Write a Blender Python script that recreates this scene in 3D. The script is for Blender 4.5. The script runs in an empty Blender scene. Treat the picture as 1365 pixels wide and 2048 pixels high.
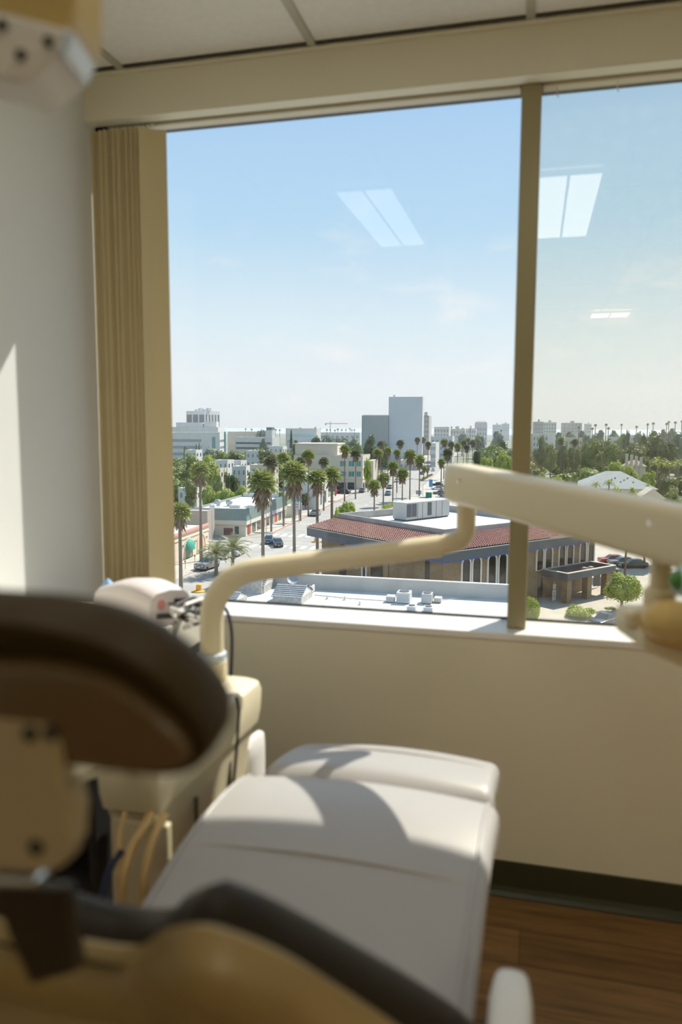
import bpy, bmesh, math, random
import numpy as np
from mathutils import Vector, Matrix, Euler, noise

# ------------------------------------------------------------------ camera, sky, sun, exposure
sc = bpy.context.scene
COL = sc.collection
EYE = Vector((0, 0, 1.415))                 # lens, metres above the room floor
FPX, PITCH, ROLL, YAW = 1535.0, math.radians(6.28), math.radians(0.21), math.radians(14.13)
FWD = Vector((-math.sin(YAW)*math.cos(PITCH), math.cos(YAW)*math.cos(PITCH), -math.sin(PITCH)))
RT = FWD.cross(Vector((0, 0, 1))).normalized()
UP = RT.cross(FWD)
RT, UP = (math.cos(ROLL)*RT + math.sin(ROLL)*UP), (math.cos(ROLL)*UP - math.sin(ROLL)*RT)
cam = bpy.data.cameras.new('camera')
cam.sensor_fit = 'VERTICAL'; cam.sensor_height = 36.0; cam.sensor_width = 24.0
cam.lens = FPX/2048*36.0
cam.clip_start = 0.02; cam.clip_end = 20000
cam.dof.use_dof = True; cam.dof.focus_distance = 90.0; cam.dof.aperture_fstop = 2.8
camo = bpy.data.objects.new('camera', cam); COL.objects.link(camo)
m = Matrix((RT, UP, -FWD)).transposed().to_4x4(); m.translation = EYE
camo.matrix_world = m
sc.camera = camo
sc.view_settings.view_transform = 'Standard'; sc.view_settings.look = 'None'
sc.view_settings.gamma = 1.0; sc.view_settings.use_curve_mapping = False
sc.view_settings.exposure = 0.0
sc.cycles.use_denoising = True
sc.cycles.max_bounces = 10; sc.cycles.diffuse_bounces = 5; sc.cycles.transparent_max_bounces = 16
sc.cycles.caustics_reflective = False; sc.cycles.caustics_refractive = False
sc.cycles.sample_clamp_indirect = 8.0

SUN_DIR = Vector((0.53, 1.0, 1.25)).normalized()     # towards the sun
SUN_STRENGTH = 7.0
LAMP_STRENGTH = 4.0
FILL_LAMPS = 7.0  # strength of the two added fill lamps out of view
SKY_GAIN = 1.0
HAZE = 0.00028

def make_world():
    w = bpy.data.worlds.new('sky'); sc.world = w; w.use_nodes = True
    nt = w.node_tree; nt.nodes.clear()
    N = nt.nodes.new; Lk = nt.links.new
    tc = N('ShaderNodeTexCoord'); sep = N('ShaderNodeSeparateXYZ'); Lk(tc.outputs['Generated'], sep.inputs[0])
    ramp = N('ShaderNodeValToRGB'); cr = ramp.color_ramp
    st = [(0.0, (0.90, 0.93, 0.94)), (0.04, (0.90, 0.94, 0.95)), (0.12, (0.77, 0.90, 0.97)), (0.24, (0.50, 0.74, 0.95)),
          (0.42, (0.41, 0.63, 0.93)), (1.0, (0.24, 0.42, 0.74))]
    cr.elements[0].position = 0; cr.elements[0].color = (*st[0][1], 1)
    cr.elements[1].position = 1; cr.elements[1].color = (*st[-1][1], 1)
    for p, c in st[1:-1]:
        e = cr.elements.new(p); e.color = (*c, 1)
    Lk(sep.outputs['Z'], ramp.inputs[0])
    # thin fair-weather clouds low in the sky
    mp = N('ShaderNodeMapping'); mp.inputs['Scale'].default_value = (5.0, 5.0, 13.0); mp.inputs['Location'].default_value = (2.3, 0.4, 0.15)
    Lk(tc.outputs['Generated'], mp.inputs[0])
    nz = N('ShaderNodeTexNoise'); nz.inputs['Scale'].default_value = 2.0; nz.inputs['Detail'].default_value = 7; nz.inputs['Roughness'].default_value = 0.55
    Lk(mp.outputs[0], nz.inputs['Vector'])
    cl = N('ShaderNodeMapRange'); cl.inputs['From Min'].default_value = 0.56; cl.inputs['From Max'].default_value = 0.72
    Lk(nz.outputs['Fac'], cl.inputs['Value'])
    band = N('ShaderNodeMapRange'); band.inputs['From Min'].default_value = 0.30; band.inputs['From Max'].default_value = 0.05
    band.inputs['To Min'].default_value = 0.0; band.inputs['To Max'].default_value = 0.85
    Lk(sep.outputs['Z'], band.inputs['Value'])
    mul = N('ShaderNodeMath'); mul.operation = 'MULTIPLY'; Lk(cl.outputs[0], mul.inputs[0]); Lk(band.outputs[0], mul.inputs[1])
    mix = N('ShaderNodeMixRGB'); mix.inputs[2].default_value = (0.97, 0.97, 0.97, 1)
    Lk(mul.outputs[0], mix.inputs[0]); Lk(ramp.outputs[0], mix.inputs[1])
    bg = N('ShaderNodeBackground'); bg.inputs['Strength'].default_value = SKY_GAIN
    Lk(mix.outputs[0], bg.inputs[0])
    out = N('ShaderNodeOutputWorld'); Lk(bg.outputs[0], out.inputs[0])
make_world()

sl = bpy.data.lights.new('sun', 'SUN'); sl.energy = SUN_STRENGTH; sl.angle = math.radians(0.53); sl.color = (1.0, 0.945, 0.85)
so = bpy.data.objects.new('sun', sl); COL.objects.link(so)
so.rotation_euler = SUN_DIR.to_track_quat('Z', 'Y').to_euler(); so.location = SUN_DIR*50

# ------------------------------------------------------------------ helpers
def ray(px, py):
    return FWD + RT*((px-682.5)/FPX) - UP*((py-1024)/FPX)
def at_d(px, py, d):                        # point at depth d along the lens axis
    return EYE + ray(px, py)*d
def at_z(px, py, z):
    r = ray(px, py); return EYE + r*((z-EYE.z)/r.z)
def at_x(px, py, x):
    r = ray(px, py); return EYE + r*(x/r.x)
def at_y(px, py, y):
    r = ray(px, py); return EYE + r*(y/r.y)
def at_plane(px, py, p0, n):
    r = ray(px, py); return EYE + r*((Vector(p0)-EYE).dot(Vector(n))/r.dot(Vector(n)))

_mats = {}
def mat(name, color, rough=0.6, metal=0.0, spec=0.5, noise_amt=0.0, noise_scale=8.0, color2=None, bump=0.0, bump_scale=60.0, coat=0.0, trans=0.0, coord='Object'):
    if name in _mats: return _mats[name]
    M = bpy.data.materials.new(name); M.use_nodes = True
    nt = M.node_tree; b = nt.nodes['Principled BSDF']
    b.inputs['Base Color'].default_value = (*color, 1); b.inputs['Roughness'].default_value = rough
    b.inputs['Metallic'].default_value = metal; b.inputs['Specular IOR Level'].default_value = spec
    if coat: b.inputs['Coat Weight'].default_value = coat; b.inputs['Coat Roughness'].default_value = 0.1
    tc = nt.nodes.new('ShaderNodeTexCoord')
    if noise_amt > 0:
        nz = nt.nodes.new('ShaderNodeTexNoise'); nz.inputs['Scale'].default_value = noise_scale; nz.inputs['Detail'].default_value = 4
        nt.links.new(tc.outputs[coord], nz.inputs['Vector'])
        rp = nt.nodes.new('ShaderNodeMapRange'); rp.inputs['From Min'].default_value = 0.35; rp.inputs['From Max'].default_value = 0.65
        nt.links.new(nz.outputs['Fac'], rp.inputs['Value'])
        mx = nt.nodes.new('ShaderNodeMixRGB')
        c2 = color2 if color2 else tuple(c*(1-noise_amt) for c in color)
        mx.inputs[1].default_value = (*color, 1); mx.inputs[2].default_value = (*c2, 1)
        nt.links.new(rp.outputs[0], mx.inputs[0]); nt.links.new(mx.outputs[0], b.inputs['Base Color'])
    if bump > 0:
        n2 = nt.nodes.new('ShaderNodeTexNoise'); n2.inputs['Scale'].default_value = bump_scale
        nt.links.new(tc.outputs[coord], n2.inputs['Vector'])
        bp = nt.nodes.new('ShaderNodeBump'); bp.inputs['Strength'].default_value = bump; bp.inputs['Distance'].default_value = 0.01
        nt.links.new(n2.outputs['Fac'], bp.inputs['Height']); nt.links.new(bp.outputs[0], b.inputs['Normal'])
    if trans > 0:
        tl = nt.nodes.new('ShaderNodeBsdfTranslucent'); ms = nt.nodes.new('ShaderNodeMixShader'); ms.inputs[0].default_value = trans
        tl.inputs[0].default_value = (*color, 1)
        if noise_amt > 0: nt.links.new(mx.outputs[0], tl.inputs[0])
        nt.links.new(b.outputs[0], ms.inputs[1]); nt.links.new(tl.outputs[0], ms.inputs[2])
        nt.links.new(ms.outputs[0], nt.nodes['Material Output'].inputs[0])
    _mats[name] = M
    return M

def emis(name, color, strength):
    if name in _mats: return _mats[name]
    M = bpy.data.materials.new(name); M.use_nodes = True
    b = M.node_tree.nodes['Principled BSDF']
    b.inputs['Base Color'].default_value = (*color, 1)
    b.inputs['Emission Color'].default_value = (*color, 1); b.inputs['Emission Strength'].default_value = strength
    _mats[name] = M; return M

def bump_tiles(name, c1, c2, kind, sx, sy, rough=0.6):
    """brick or stripe pattern from the object's own coordinates"""
    if name in _mats: return _mats[name]
    M = bpy.data.materials.new(name); M.use_nodes = True; nt = M.node_tree; b = nt.nodes['Principled BSDF']
    b.inputs['Roughness'].default_value = rough
    tc = nt.nodes.new('ShaderNodeTexCoord'); mp = nt.nodes.new('ShaderNodeMapping'); nt.links.new(tc.outputs['UV'], mp.inputs[0])
    br = nt.nodes.new('ShaderNodeTexBrick'); nt.links.new(mp.outputs[0], br.inputs['Vector'])
    br.inputs['Color1'].default_value = (*c1, 1); br.inputs['Color2'].default_value = (*c2, 1)
    br.inputs['Mortar'].default_value = (*kind, 1)
    br.inputs['Scale'].default_value = 1.0; br.inputs['Brick Width'].default_value = sx; br.inputs['Row Height'].default_value = sy
    br.inputs['Mortar Size'].default_value = 0.012*min(sx, sy)*8
    nt.links.new(br.outputs[0], b.inputs['Base Color'])
    _mats[name] = M; return M

class MB:
    def __init__(s): s.v = []; s.f = []; s.uv = {}
    def add(s, vs, fs):
        o = len(s.v); s.v += [tuple(v) for v in vs]; s.f += [tuple(i+o for i in f) for f in fs]; return o
    def box(s, lo, hi, M=None):
        x0, y0, z0 = lo; x1, y1, z1 = hi
        vs = [Vector(p) for p in ((x0,y0,z0),(x1,y0,z0),(x1,y1,z0),(x0,y1,z0),(x0,y0,z1),(x1,y0,z1),(x1,y1,z1),(x0,y1,z1))]
        if M is not None: vs = [M @ v for v in vs]
        s.add(vs, [(0,3,2,1),(4,5,6,7),(0,1,5,4),(1,2,6,5),(2,3,7,6),(3,0,4,7)]); return s
    def quad(s, a, b, c, d): s.add([a,b,c,d], [(0,1,2,3)]); return s
    def tube(s, pts, r, n=12, cap=True):
        pts = [Vector(p) for p in pts]; k = len(pts)
        rs = r if isinstance(r, (list, tuple)) else [r]*k
        T = [(pts[min(i+1,k-1)]-pts[max(i-1,0)]).normalized() for i in range(k)]
        a = T[0].orthogonal().normalized(); vs = []
        for i in range(k):
            a = (a - T[i]*a.dot(T[i])).normalized(); b = T[i].cross(a)
            for j in range(n):
                t = 2*math.pi*j/n; vs.append(pts[i] + (a*math.cos(t)+b*math.sin(t))*rs[i])
        fs = [(i*n+j, i*n+(j+1)%n, (i+1)*n+(j+1)%n, (i+1)*n+j) for i in range(k-1) for j in range(n)]
        if cap: fs += [tuple(range(n))[::-1], tuple((k-1)*n+j for j in range(n))]
        s.add(vs, fs); return s
    def lathe(s, prof, c=(0,0,0), n=20, M=None):
        c = Vector(c); vs = []
        for r, z in prof:
            for j in range(n):
                t = 2*math.pi*j/n; p = Vector((r*math.cos(t), r*math.sin(t), z)); vs.append((M @ p if M is not None else p)+c)
        k = len(prof)
        fs = [(i*n+j, i*n+(j+1)%n, (i+1)*n+(j+1)%n, (i+1)*n+j) for i in range(k-1) for j in range(n)]
        fs += [tuple(range(n))[::-1], tuple((k-1)*n+j for j in range(n))]
        s.add(vs, fs); return s
    def prism(s, poly, vec):                 # planar polygon extruded by vec
        n = len(poly); vec = Vector(vec); vs = [Vector(p) for p in poly]; vs += [p+vec for p in vs]
        fs = [tuple(range(n))[::-1], tuple(range(n, 2*n))] + [(i, (i+1)%n, n+(i+1)%n, n+i) for i in range(n)]
        s.add(vs, fs); return s
    def loft(s, rings, cap=True, close=True):
        n = len(rings[0]); vs = [p for r in rings for p in r]; k = len(rings)
        fs = [(i*n+j, i*n+(j+1)%n, (i+1)*n+(j+1)%n, (i+1)*n+j) for i in range(k-1) for j in range(n if close else n-1)]
        if cap: fs += [tuple(range(n))[::-1], tuple((k-1)*n+j for j in range(n))]
        s.add(vs, fs); return s
    def build(s, name, material=None, parent=None, smooth=False, bevel=0.0, segs=2, sub=0, off=None, uvscale=None, ang=35):
        me = bpy.data.meshes.new(name)
        o = Vector(off) if off is not None else (Vector(parent['_base']) if parent is not None and '_base' in parent else Vector((0,0,0)))
        me.from_pydata([tuple(Vector(v)-o) for v in s.v], [], s.f)
        bm = bmesh.new(); bm.from_mesh(me); bmesh.ops.recalc_face_normals(bm, faces=bm.faces)
        if uvscale is not None:
            ul = bm.loops.layers.uv.new('UVMap')
            for f in bm.faces:
                nrm = f.normal
                t = Vector((0,0,1)).cross(nrm)
                t = t.normalized() if t.length > 0.05 else Vector((1,0,0))
                b = nrm.cross(t)
                for l in f.loops: l[ul].uv = (l.vert.co.dot(t)*uvscale, l.vert.co.dot(b)*uvscale)
        bm.to_mesh(me); bm.free()
        ob = bpy.data.objects.new(name, me); COL.objects.link(ob)
        if material is not None: me.materials.append(material)
        if parent is not None:
            ob.parent = parent
            if '_base' in parent: ob['_base'] = tuple(o)
        elif off is not None: ob.location = o
        if bevel > 0:
            b = ob.modifiers.new('bevel', 'BEVEL'); b.width = bevel; b.segments = segs; b.limit_method = 'ANGLE'; b.angle_limit = math.radians(30)
        if sub:
            b = ob.modifiers.new('sub', 'SUBSURF'); b.levels = sub; b.render_levels = sub
        if smooth:
            for p in me.polygons: p.use_smooth = True
            if ang and not sub:
                me.set_sharp_from_angle(angle=math.radians(ang))
        return ob

def thing(name, label, cat, loc=(0,0,0), rz=0.0, group=None, localparts=False):
    o = bpy.data.objects.new(name, None); COL.objects.link(o); o.location = loc; o.rotation_euler = (0,0,rz)
    o.empty_display_size = 0.1
    o['label'] = label; o['category'] = cat
    if group: o['group'] = group
    if not localparts and rz == 0: o['_base'] = tuple(loc)
    return o
def tag(o, label, cat, group=None, kind=None):
    o['label'] = label; o['category'] = cat
    if group: o['group'] = group
    if kind: o['kind'] = kind
    return o
def struct(o, label=None):
    o['kind'] = 'structure'
    if label: o['label'] = label
    return o
def dup(root, loc, rz=0.0, label=None, group=None, scale=None):
    r = root.copy(); COL.objects.link(r); r.location = loc; r.rotation_euler = (0,0,rz)
    if scale is not None: r.scale = scale
    if label: r['label'] = label
    if group: r['group'] = group
    for ch in list(root.children):
        c = ch.copy(); COL.objects.link(c); c.parent = r
        for g in list(ch.children):
            d = g.copy(); COL.objects.link(d); d.parent = c
    return r
def smooth_closed(pts, n=6):
    """Catmull-Rom through a closed list of 2-D points"""
    out = []; k = len(pts)
    for i in range(k):
        p0, p1, p2, p3 = (Vector(pts[(i+j-1) % k]) for j in range(4))
        for t in (q/n for q in range(n)):
            out.append(0.5*((2*p1)+(p2-p0)*t+(2*p0-5*p1+4*p2-p3)*t*t+(3*p1-p0-3*p2+p3)*t*t*t))
    return out
def smooth_open(pts, n=6):
    out = []; pts = [Vector(p) for p in pts]; k = len(pts)
    for i in range(k-1):
        p0 = pts[max(i-1,0)]; p1 = pts[i]; p2 = pts[i+1]; p3 = pts[min(i+2,k-1)]
        for t in (q/n for q in range(n)):
            out.append(0.5*((2*p1)+(p2-p0)*t+(2*p0-5*p1+4*p2-p3)*t*t+(3*p1-p0-3*p2+p3)*t*t*t))
    out.append(pts[-1]); return out

# ------------------------------------------------------------------ the room
XL, XR, YB, YF, ZC = -1.408, 2.7, -3.5, 2.262, 2.509
SILL = 0.815; HDR = 2.369; GY = 2.435
PAINT = mat('wall_paint', (0.80, 0.765, 0.62), 0.75, bump=0.05, bump_scale=180)
PAINT_SKYLIT = mat('wall_paint_skylit', (0.75, 0.755, 0.74), 0.75, bump=0.05, bump_scale=180)  # same paint as the front wall, cool sky light put into its colour

def wood_floor():
    M = bpy.data.materials.new('vinyl_plank'); M.use_nodes = True; nt = M.node_tree; b = nt.nodes['Principled BSDF']
    tc = nt.nodes.new('ShaderNodeTexCoord')
    br = nt.nodes.new('ShaderNodeTexBrick'); nt.links.new(tc.outputs['Object'], br.inputs['Vector'])
    br.inputs['Color1'].default_value = (0.30, 0.165, 0.065, 1); br.inputs['Color2'].default_value = (0.20, 0.10, 0.035, 1); br.inputs['Mortar'].default_value = (0.10, 0.05, 0.02, 1)
    br.inputs['Scale'].default_value = 1.0; br.inputs['Brick Width'].default_value = 0.92; br.inputs['Row Height'].default_value = 0.15; br.inputs['Mortar Size'].default_value = 0.0015
    mp = nt.nodes.new('ShaderNodeMapping'); mp.inputs['Scale'].default_value = (1.6, 22, 1); nt.links.new(tc.outputs['Object'], mp.inputs[0])
    nz = nt.nodes.new('ShaderNodeTexNoise'); nz.inputs['Scale'].default_value = 1.8; nz.inputs['Detail'].default_value = 8; nz.inputs['Roughness'].default_value = 0.65
    nt.links.new(mp.outputs[0], nz.inputs['Vector'])
    rp = nt.nodes.new('ShaderNodeMapRange'); rp.inputs['From Min'].default_value = 0.3; rp.inputs['From Max'].default_value = 0.7
    rp.inputs['To Min'].default_value = 0.5; rp.inputs['To Max'].default_value = 1.35; nt.links.new(nz.outputs['Fac'], rp.inputs['Value'])
    mx = nt.nodes.new('ShaderNodeMixRGB'); mx.blend_type = 'MULTIPLY'; mx.inputs[0].default_value = 1
    nt.links.new(br.outputs[0], mx.inputs[1]); nt.links.new(rp.outputs[0], mx.inputs[2]); nt.links.new(mx.outputs[0], b.inputs['Base Color'])
    b.inputs['Roughness'].default_value = 0.42
    return M
struct(MB().box((XL-.1, YB-.1, -0.1), (XR+.1, YF+.2, 0)).build('floor', wood_floor()), 'dark brown wood plank floor')
struct(MB().box((XL-.15, YB-.1, 0), (XL, YF+.2, ZC)).build('wall_left', PAINT_SKYLIT), 'pale painted wall left of the window')
struct(MB().box((XR, YB-.1, 0), (XR+.15, YF+.2, ZC)).build('wall_right', PAINT))
struct(MB().box((XL, YB-.15, 0), (XR, YB, ZC)).build('wall_back', PAINT))
struct(MB().box((XL, YF, 0), (XR, YF+.2, SILL-.022)).box((XL, YF, HDR), (XR, YF+.05, ZC)).box((XL, YF+.05, HDR+.085), (XR, YF+.2, ZC))
       .build('wall_front', PAINT), 'cream wall below and above the window')
CEIL = mat('ceiling_tile', (0.82, 0.79, 0.71), 0.9, noise_amt=0.05, noise_scale=60, bump=0.35, bump_scale=220)
struct(MB().box((XL-.1, YB-.1, ZC), (XR+.1, YF+.2, ZC+.08)).build('ceiling', CEIL), 'speckled white acoustic tile ceiling')
TBAR = mat('tbar_metal', (0.42, 0.40, 0.30), 0.45)
gx = [-1.265, -0.655, -0.045, 0.565, 1.175, 1.785, 2.395]
tb = MB()
for x in gx: tb.box((x-.012, YB, ZC-.006), (x+.012, YF, ZC-.0003))
for y in (1.04, -.18, -1.40, -2.62): tb.box((XL, y-.012, ZC-.0064), (XR, y+.012, ZC-.0004))
struct(tb.build('trim_1', TBAR), 'dark metal ceiling grid bars')
ANG = mat('wall_angle', (0.72, 0.67, 0.52), 0.5)
struct(MB().box((XL, YF-.022, ZC-.012), (XR, YF-.0005, ZC-.0068)).box((XL+.0005, YB, ZC-.012), (XL+.022, YF-.022, ZC-.0068)).build('trim_2', ANG), 'pale angle strip where ceiling meets walls')
# dark reveal between tile edge and strip
struct(MB().box((XL+.03, YF-.034, ZC-.0035), (XR, YF-.024, ZC-.0005)).build('trim_3', mat('grid_gap', (0.05, 0.045, 0.03), 0.8)), 'dark gap along the ceiling edge')
BASEM = mat('cove_base', (0.040, 0.040, 0.018), 0.4)
def coveprof(x0, x1):
    b = MB(); pr = [(0, 0), (-.020, 0), (-.020, .004), (-.009, .013), (-.004, .028), (-.004, .106), (0, .108)]
    b.loft([[(x0, YF-.0004+p[0], p[1]) for p in pr], [(x1, YF-.0004+p[0], p[1]) for p in pr]]); return b
struct(coveprof(XL, XR).build('baseboard_front', BASEM), 'dark olive cove baseboard under the window')
struct(MB().box((XL+.0004, YB, 0.0005), (XL+.005, YF-.021, .106)).build('baseboard_left', BASEM))

# window: sill, frame, mullion, panes
SILLM = mat('sill_laminate', (0.86, 0.85, 0.82), 0.35)
FRAME = mat('window_metal', (0.33, 0.285, 0.16), 0.42, metal=0.3)
GASK = mat('black_gasket', (0.012, 0.011, 0.010), 0.5)
struct(MB().box((XL, YF-.006, SILL-.022), (XR, GY+.012, SILL)).build('trim_4', SILLM, bevel=.004), 'white window sill ledge')
GZT = 2.40
MX0, MX1 = -0.066, -0.011
def glass_mat(name, tint, refl, dust, f0):
    M = bpy.data.materials.new(name); M.use_nodes = True; nt = M.node_tree; nt.nodes.clear(); N = nt.nodes.new
    tr = N('ShaderNodeBsdfTransparent'); tr.inputs[0].default_value = (*tint, 1)
    gl = N('ShaderNodeBsdfGlossy'); gl.inputs['Roughness'].default_value = 0.0; gl.inputs[0].default_value = (*refl, 1)
    lw = N('ShaderNodeLayerWeight'); lw.inputs[0].default_value = 0.5
    pw = N('ShaderNodeMath'); pw.operation = 'POWER'; pw.inputs[1].default_value = 5; nt.links.new(lw.outputs['Facing'], pw.inputs[0])
    fr = N('ShaderNodeMath'); fr.operation = 'MULTIPLY_ADD'; fr.inputs[1].default_value = 0.96; fr.inputs[2].default_value = f0; nt.links.new(pw.outputs[0], fr.inputs[0])
    mx = N('ShaderNodeMixShader'); nt.links.new(fr.outputs[0], mx.inputs[0]); nt.links.new(tr.outputs[0], mx.inputs[1]); nt.links.new(gl.outputs[0], mx.inputs[2])
    # faint dust film on the pane
    df = N('ShaderNodeBsdfTranslucent'); df.inputs[0].default_value = (0.9, 0.88, 0.82, 1)
    tc = N('ShaderNodeTexCoord'); nz = N('ShaderNodeTexNoise'); nz.inputs['Scale'].default_value = 34; nz.inputs['Detail'].default_value = 5
    nt.links.new(tc.outputs['Object'], nz.inputs['Vector'])
    mr = N('ShaderNodeMapRange'); mr.inputs['From Min'].default_value = 0.45; mr.inputs['From Max'].default_value = 0.8
    mr.inputs['To Min'].default_value = dust*0.5; mr.inputs['To Max'].default_value = dust*2.2
    nt.links.new(nz.outputs['Fac'], mr.inputs['Value'])
    m2 = N('ShaderNodeMixShader'); nt.links.new(mr.outputs[0], m2.inputs[0]); nt.links.new(mx.outputs[0], m2.inputs[1]); nt.links.new(df.outputs[0], m2.inputs[2])
    o = N('ShaderNodeOutputMaterial'); nt.links.new(m2.outputs[0], o.inputs[0])
    return M
def pane(name, x0, x1, M, lab):
    fr = MB()
    for lo, hi in (((x0, GY-.006, SILL+.0005), (x1, GY+.004, SILL+.006)), ((x0, GY-.02, GZT), (x1, GY+.05, HDR+.0845)),
                   ((x0, GY-.02, SILL+.006), (x0+.008, GY+.05, GZT)), ((x1-.008, GY-.02, SILL+.006), (x1, GY+.05, GZT))):
        fr.box(lo, hi)
    w = struct(fr.build(name, GASK), lab)
    MB().box((x0+.008, GY-.003, SILL+.006), (x1-.008, GY+.003, GZT)).build('pane', M, w)
    return w
pane('window_1', XL+.001, MX0+.02, glass_mat('clear_glass', (0.97, 0.98, 0.98), (0.8, 0.85, 0.9), 0.002, 0.018), 'clear left window pane with black gasket')
pane('window_2', MX1-.02, XR-.001, glass_mat('dusty_glass', (0.95, 0.95, 0.91), (1.0, 0.92, 0.88), 0.009, 0.045), 'dustier right window pane with black gasket')
struct(MB().box((MX0, 2.315, SILL+.0005), (MX1, GY-.0205, HDR+.084)).build('trim_5', FRAME, bevel=.003), 'tan metal mullion between the two panes')

# blinds: headrails and the stacked vertical vanes
RAIL = mat('headrail_metal', (0.62, 0.56, 0.40), 0.4)
VANE = mat('blind_vane', (0.66, 0.56, 0.33), 0.6)
bl = thing('vertical_blind', 'beige vertical blind drawn to the left wall in a stack', 'blind', (-1.3, 2.33, HDR))
MB().box((-1.366, 2.325, 2.3625), (MX0-.002, 2.368, 2.405)).build('headrail', RAIL, bl, bevel=.003)
MB().box((-1.4075, 2.322, 2.353), (-1.3665, 2.372, 2.43)).build('pocket_shade', GASK, bl)  # black box stands for the shade in the pocket beside the rail
MB().box((-1.366, 2.335, 2.4055), (MX0-.002, 2.36, HDR+.0845)).build('rail_bracket', GASK, bl)
for i in range(12):
    f = i/11; x = -1.4065 + f*0.166; y = 2.292 + .004*math.sin(i*2.1)
    a = math.radians(36 + 4*math.sin(i*1.7)); dx, dy = .085*math.cos(a), .085*math.sin(a)
    if i == 11: x = -1.236; dx, dy = .071, .050
    vb = MB(); n = 6; ring0 = []; zt, zb = 2.352, 0.832
    for k in range(n+1):
        t = k/n; bow = .012*math.sin(math.pi*t)
        ring0.append((x+dx*t-bow*dy/.085, y+dy*t+bow*dx/.085))
    th = .0011
    top = [(p[0], p[1], zt) for p in ring0]; bot = [(p[0], p[1], zb) for p in ring0]
    nrm = Vector((-dy, dx, 0)).normalized()*th
    vb.loft([[Vector(a_) for a_ in top]+[Vector(a_)+nrm for a_ in reversed(top)], [Vector(a_) for a_ in bot]+[Vector(a_)+nrm for a_ in reversed(bot)]])
    vb.build('vane', VANE, bl, smooth=True)
    MB().box((x+dx*.5-.004, y+dy*.5-.004, 2.3522), (x+dx*.5+.004, y+dy*.5+.004, 2.3624)).build('vane_clip', mat('clip_plastic', (0.8, 0.8, 0.75), 0.3), bl)
b2 = thing('blind_headrail', 'beige blind headrail above the right window pane', 'blind', (1.2, 2.33, HDR))
MB().box((MX1+.002, 2.325, 2.3625), (XR-.01, 2.368, 2.405)).build('headrail', RAIL, b2, bevel=.003)
for x in (0.03, 0.19): MB().tube([(x, 2.345, 2.3624), (x, 2.345, 2.345), (x+.004, 2.349, 2.338)], .0015, 6).build('vane_clip', _mats['clip_plastic'], b2)

# ceiling lamps (reflected in the panes), plus two added unseen to brighten the front wall
LENS = emis('lamp_lens', (1.0, 0.95, 0.84), LAMP_STRENGTH)
LFR = mat('lamp_frame', (0.8, 0.8, 0.78), 0.4)
LENS_FILL = emis('lamp_lens_fill', (1.0, 0.95, 0.80), FILL_LAMPS)
def lamp(x0, x1, y0, y1, lab, LENS=LENS):
    t = thing('ceiling_light', lab, 'ceiling light', ((x0+x1)/2, (y0+y1)/2, ZC), group='fluorescent ceiling lights')
    f = MB()
    for lo, hi in (((x0-.02, y0-.02, ZC-.03), (x1+.02, y0, ZC-.007)), ((x0-.02, y1, ZC-.03), (x1+.02, y1+.02, ZC-.007)),
                   ((x0-.02, y0, ZC-.03), (x0, y1, ZC-.007)), ((x1, y0, ZC-.03), (x1+.02, y1, ZC-.007)),
                   (((x0+x1)/2-.006, y0, ZC-.03), ((x0+x1)/2+.006, y1, ZC-.007))): f.box(lo, hi)
    f.build('frame', LFR, t)
    xm = (x0+x1)/2
    for a, b in ((x0, xm-.006), (xm+.006, x1)): MB().box((a, y0, ZC-.026), (b, y1, ZC-.0075)).build('lens', LENS, t)
lamp(-.92, -.66, .25, 1.35, 'ceiling light reflected in the left pane')
lamp(-.03, .24, .25, 1.35, 'ceiling light reflected in the right pane beside the mullion')
lamp(.48, .82, -3.12, -2.80, 'far ceiling light reflected as a thin bar in right pane')
lamp(1.80, 2.37, -2.5, -1.35, 'added unseen ceiling light behind the camera near the right wall', LENS_FILL)
lamp(1.80, 2.37, -3.3, -2.6, 'rearmost added unseen ceiling light near the right wall', LENS_FILL)
# ------------------------------------------------------------------ the dental chair
CX = lambda y: -0.352 + 0.044*y                  # chair centre line
LEATHER = mat('grey_leather', (0.425, 0.415, 0.42), 0.40, bump=0.12, bump_scale=300)
VINYL = mat('dark_vinyl', (0.022, 0.016, 0.008), 0.5, spec=.2)
HVINYL = mat('brown_vinyl', (0.045, 0.027, 0.006), 0.5, spec=.15)
SHELL = mat('cream_shell', (0.37, 0.265, 0.11), 0.38, coat=0.1)
SHADED_CREAM = mat('shaded_cream_plastic', (0.47, 0.37, 0.21), 0.42)  # the cream plastic darkened to carry the shade on the headrest bracket
CREAM = mat('cream_plastic', (0.74, 0.66, 0.46), 0.4, coat=0.15)
WHITEP = mat('white_plastic', (0.80, 0.78, 0.74), 0.4)
DARKM = mat('dark_metal', (0.05, 0.042, 0.03), 0.35, metal=0.4)
CHROME = mat('chrome', (0.75, 0.75, 0.74), 0.2, metal=1.0)
BLACK = mat('black_plastic', (0.012, 0.012, 0.012), 0.45)
CH = thing('dental_chair', 'grey leather dental chair seen from behind its raised backrest', 'dental chair', (-0.30, 1.0, 0))

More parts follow.
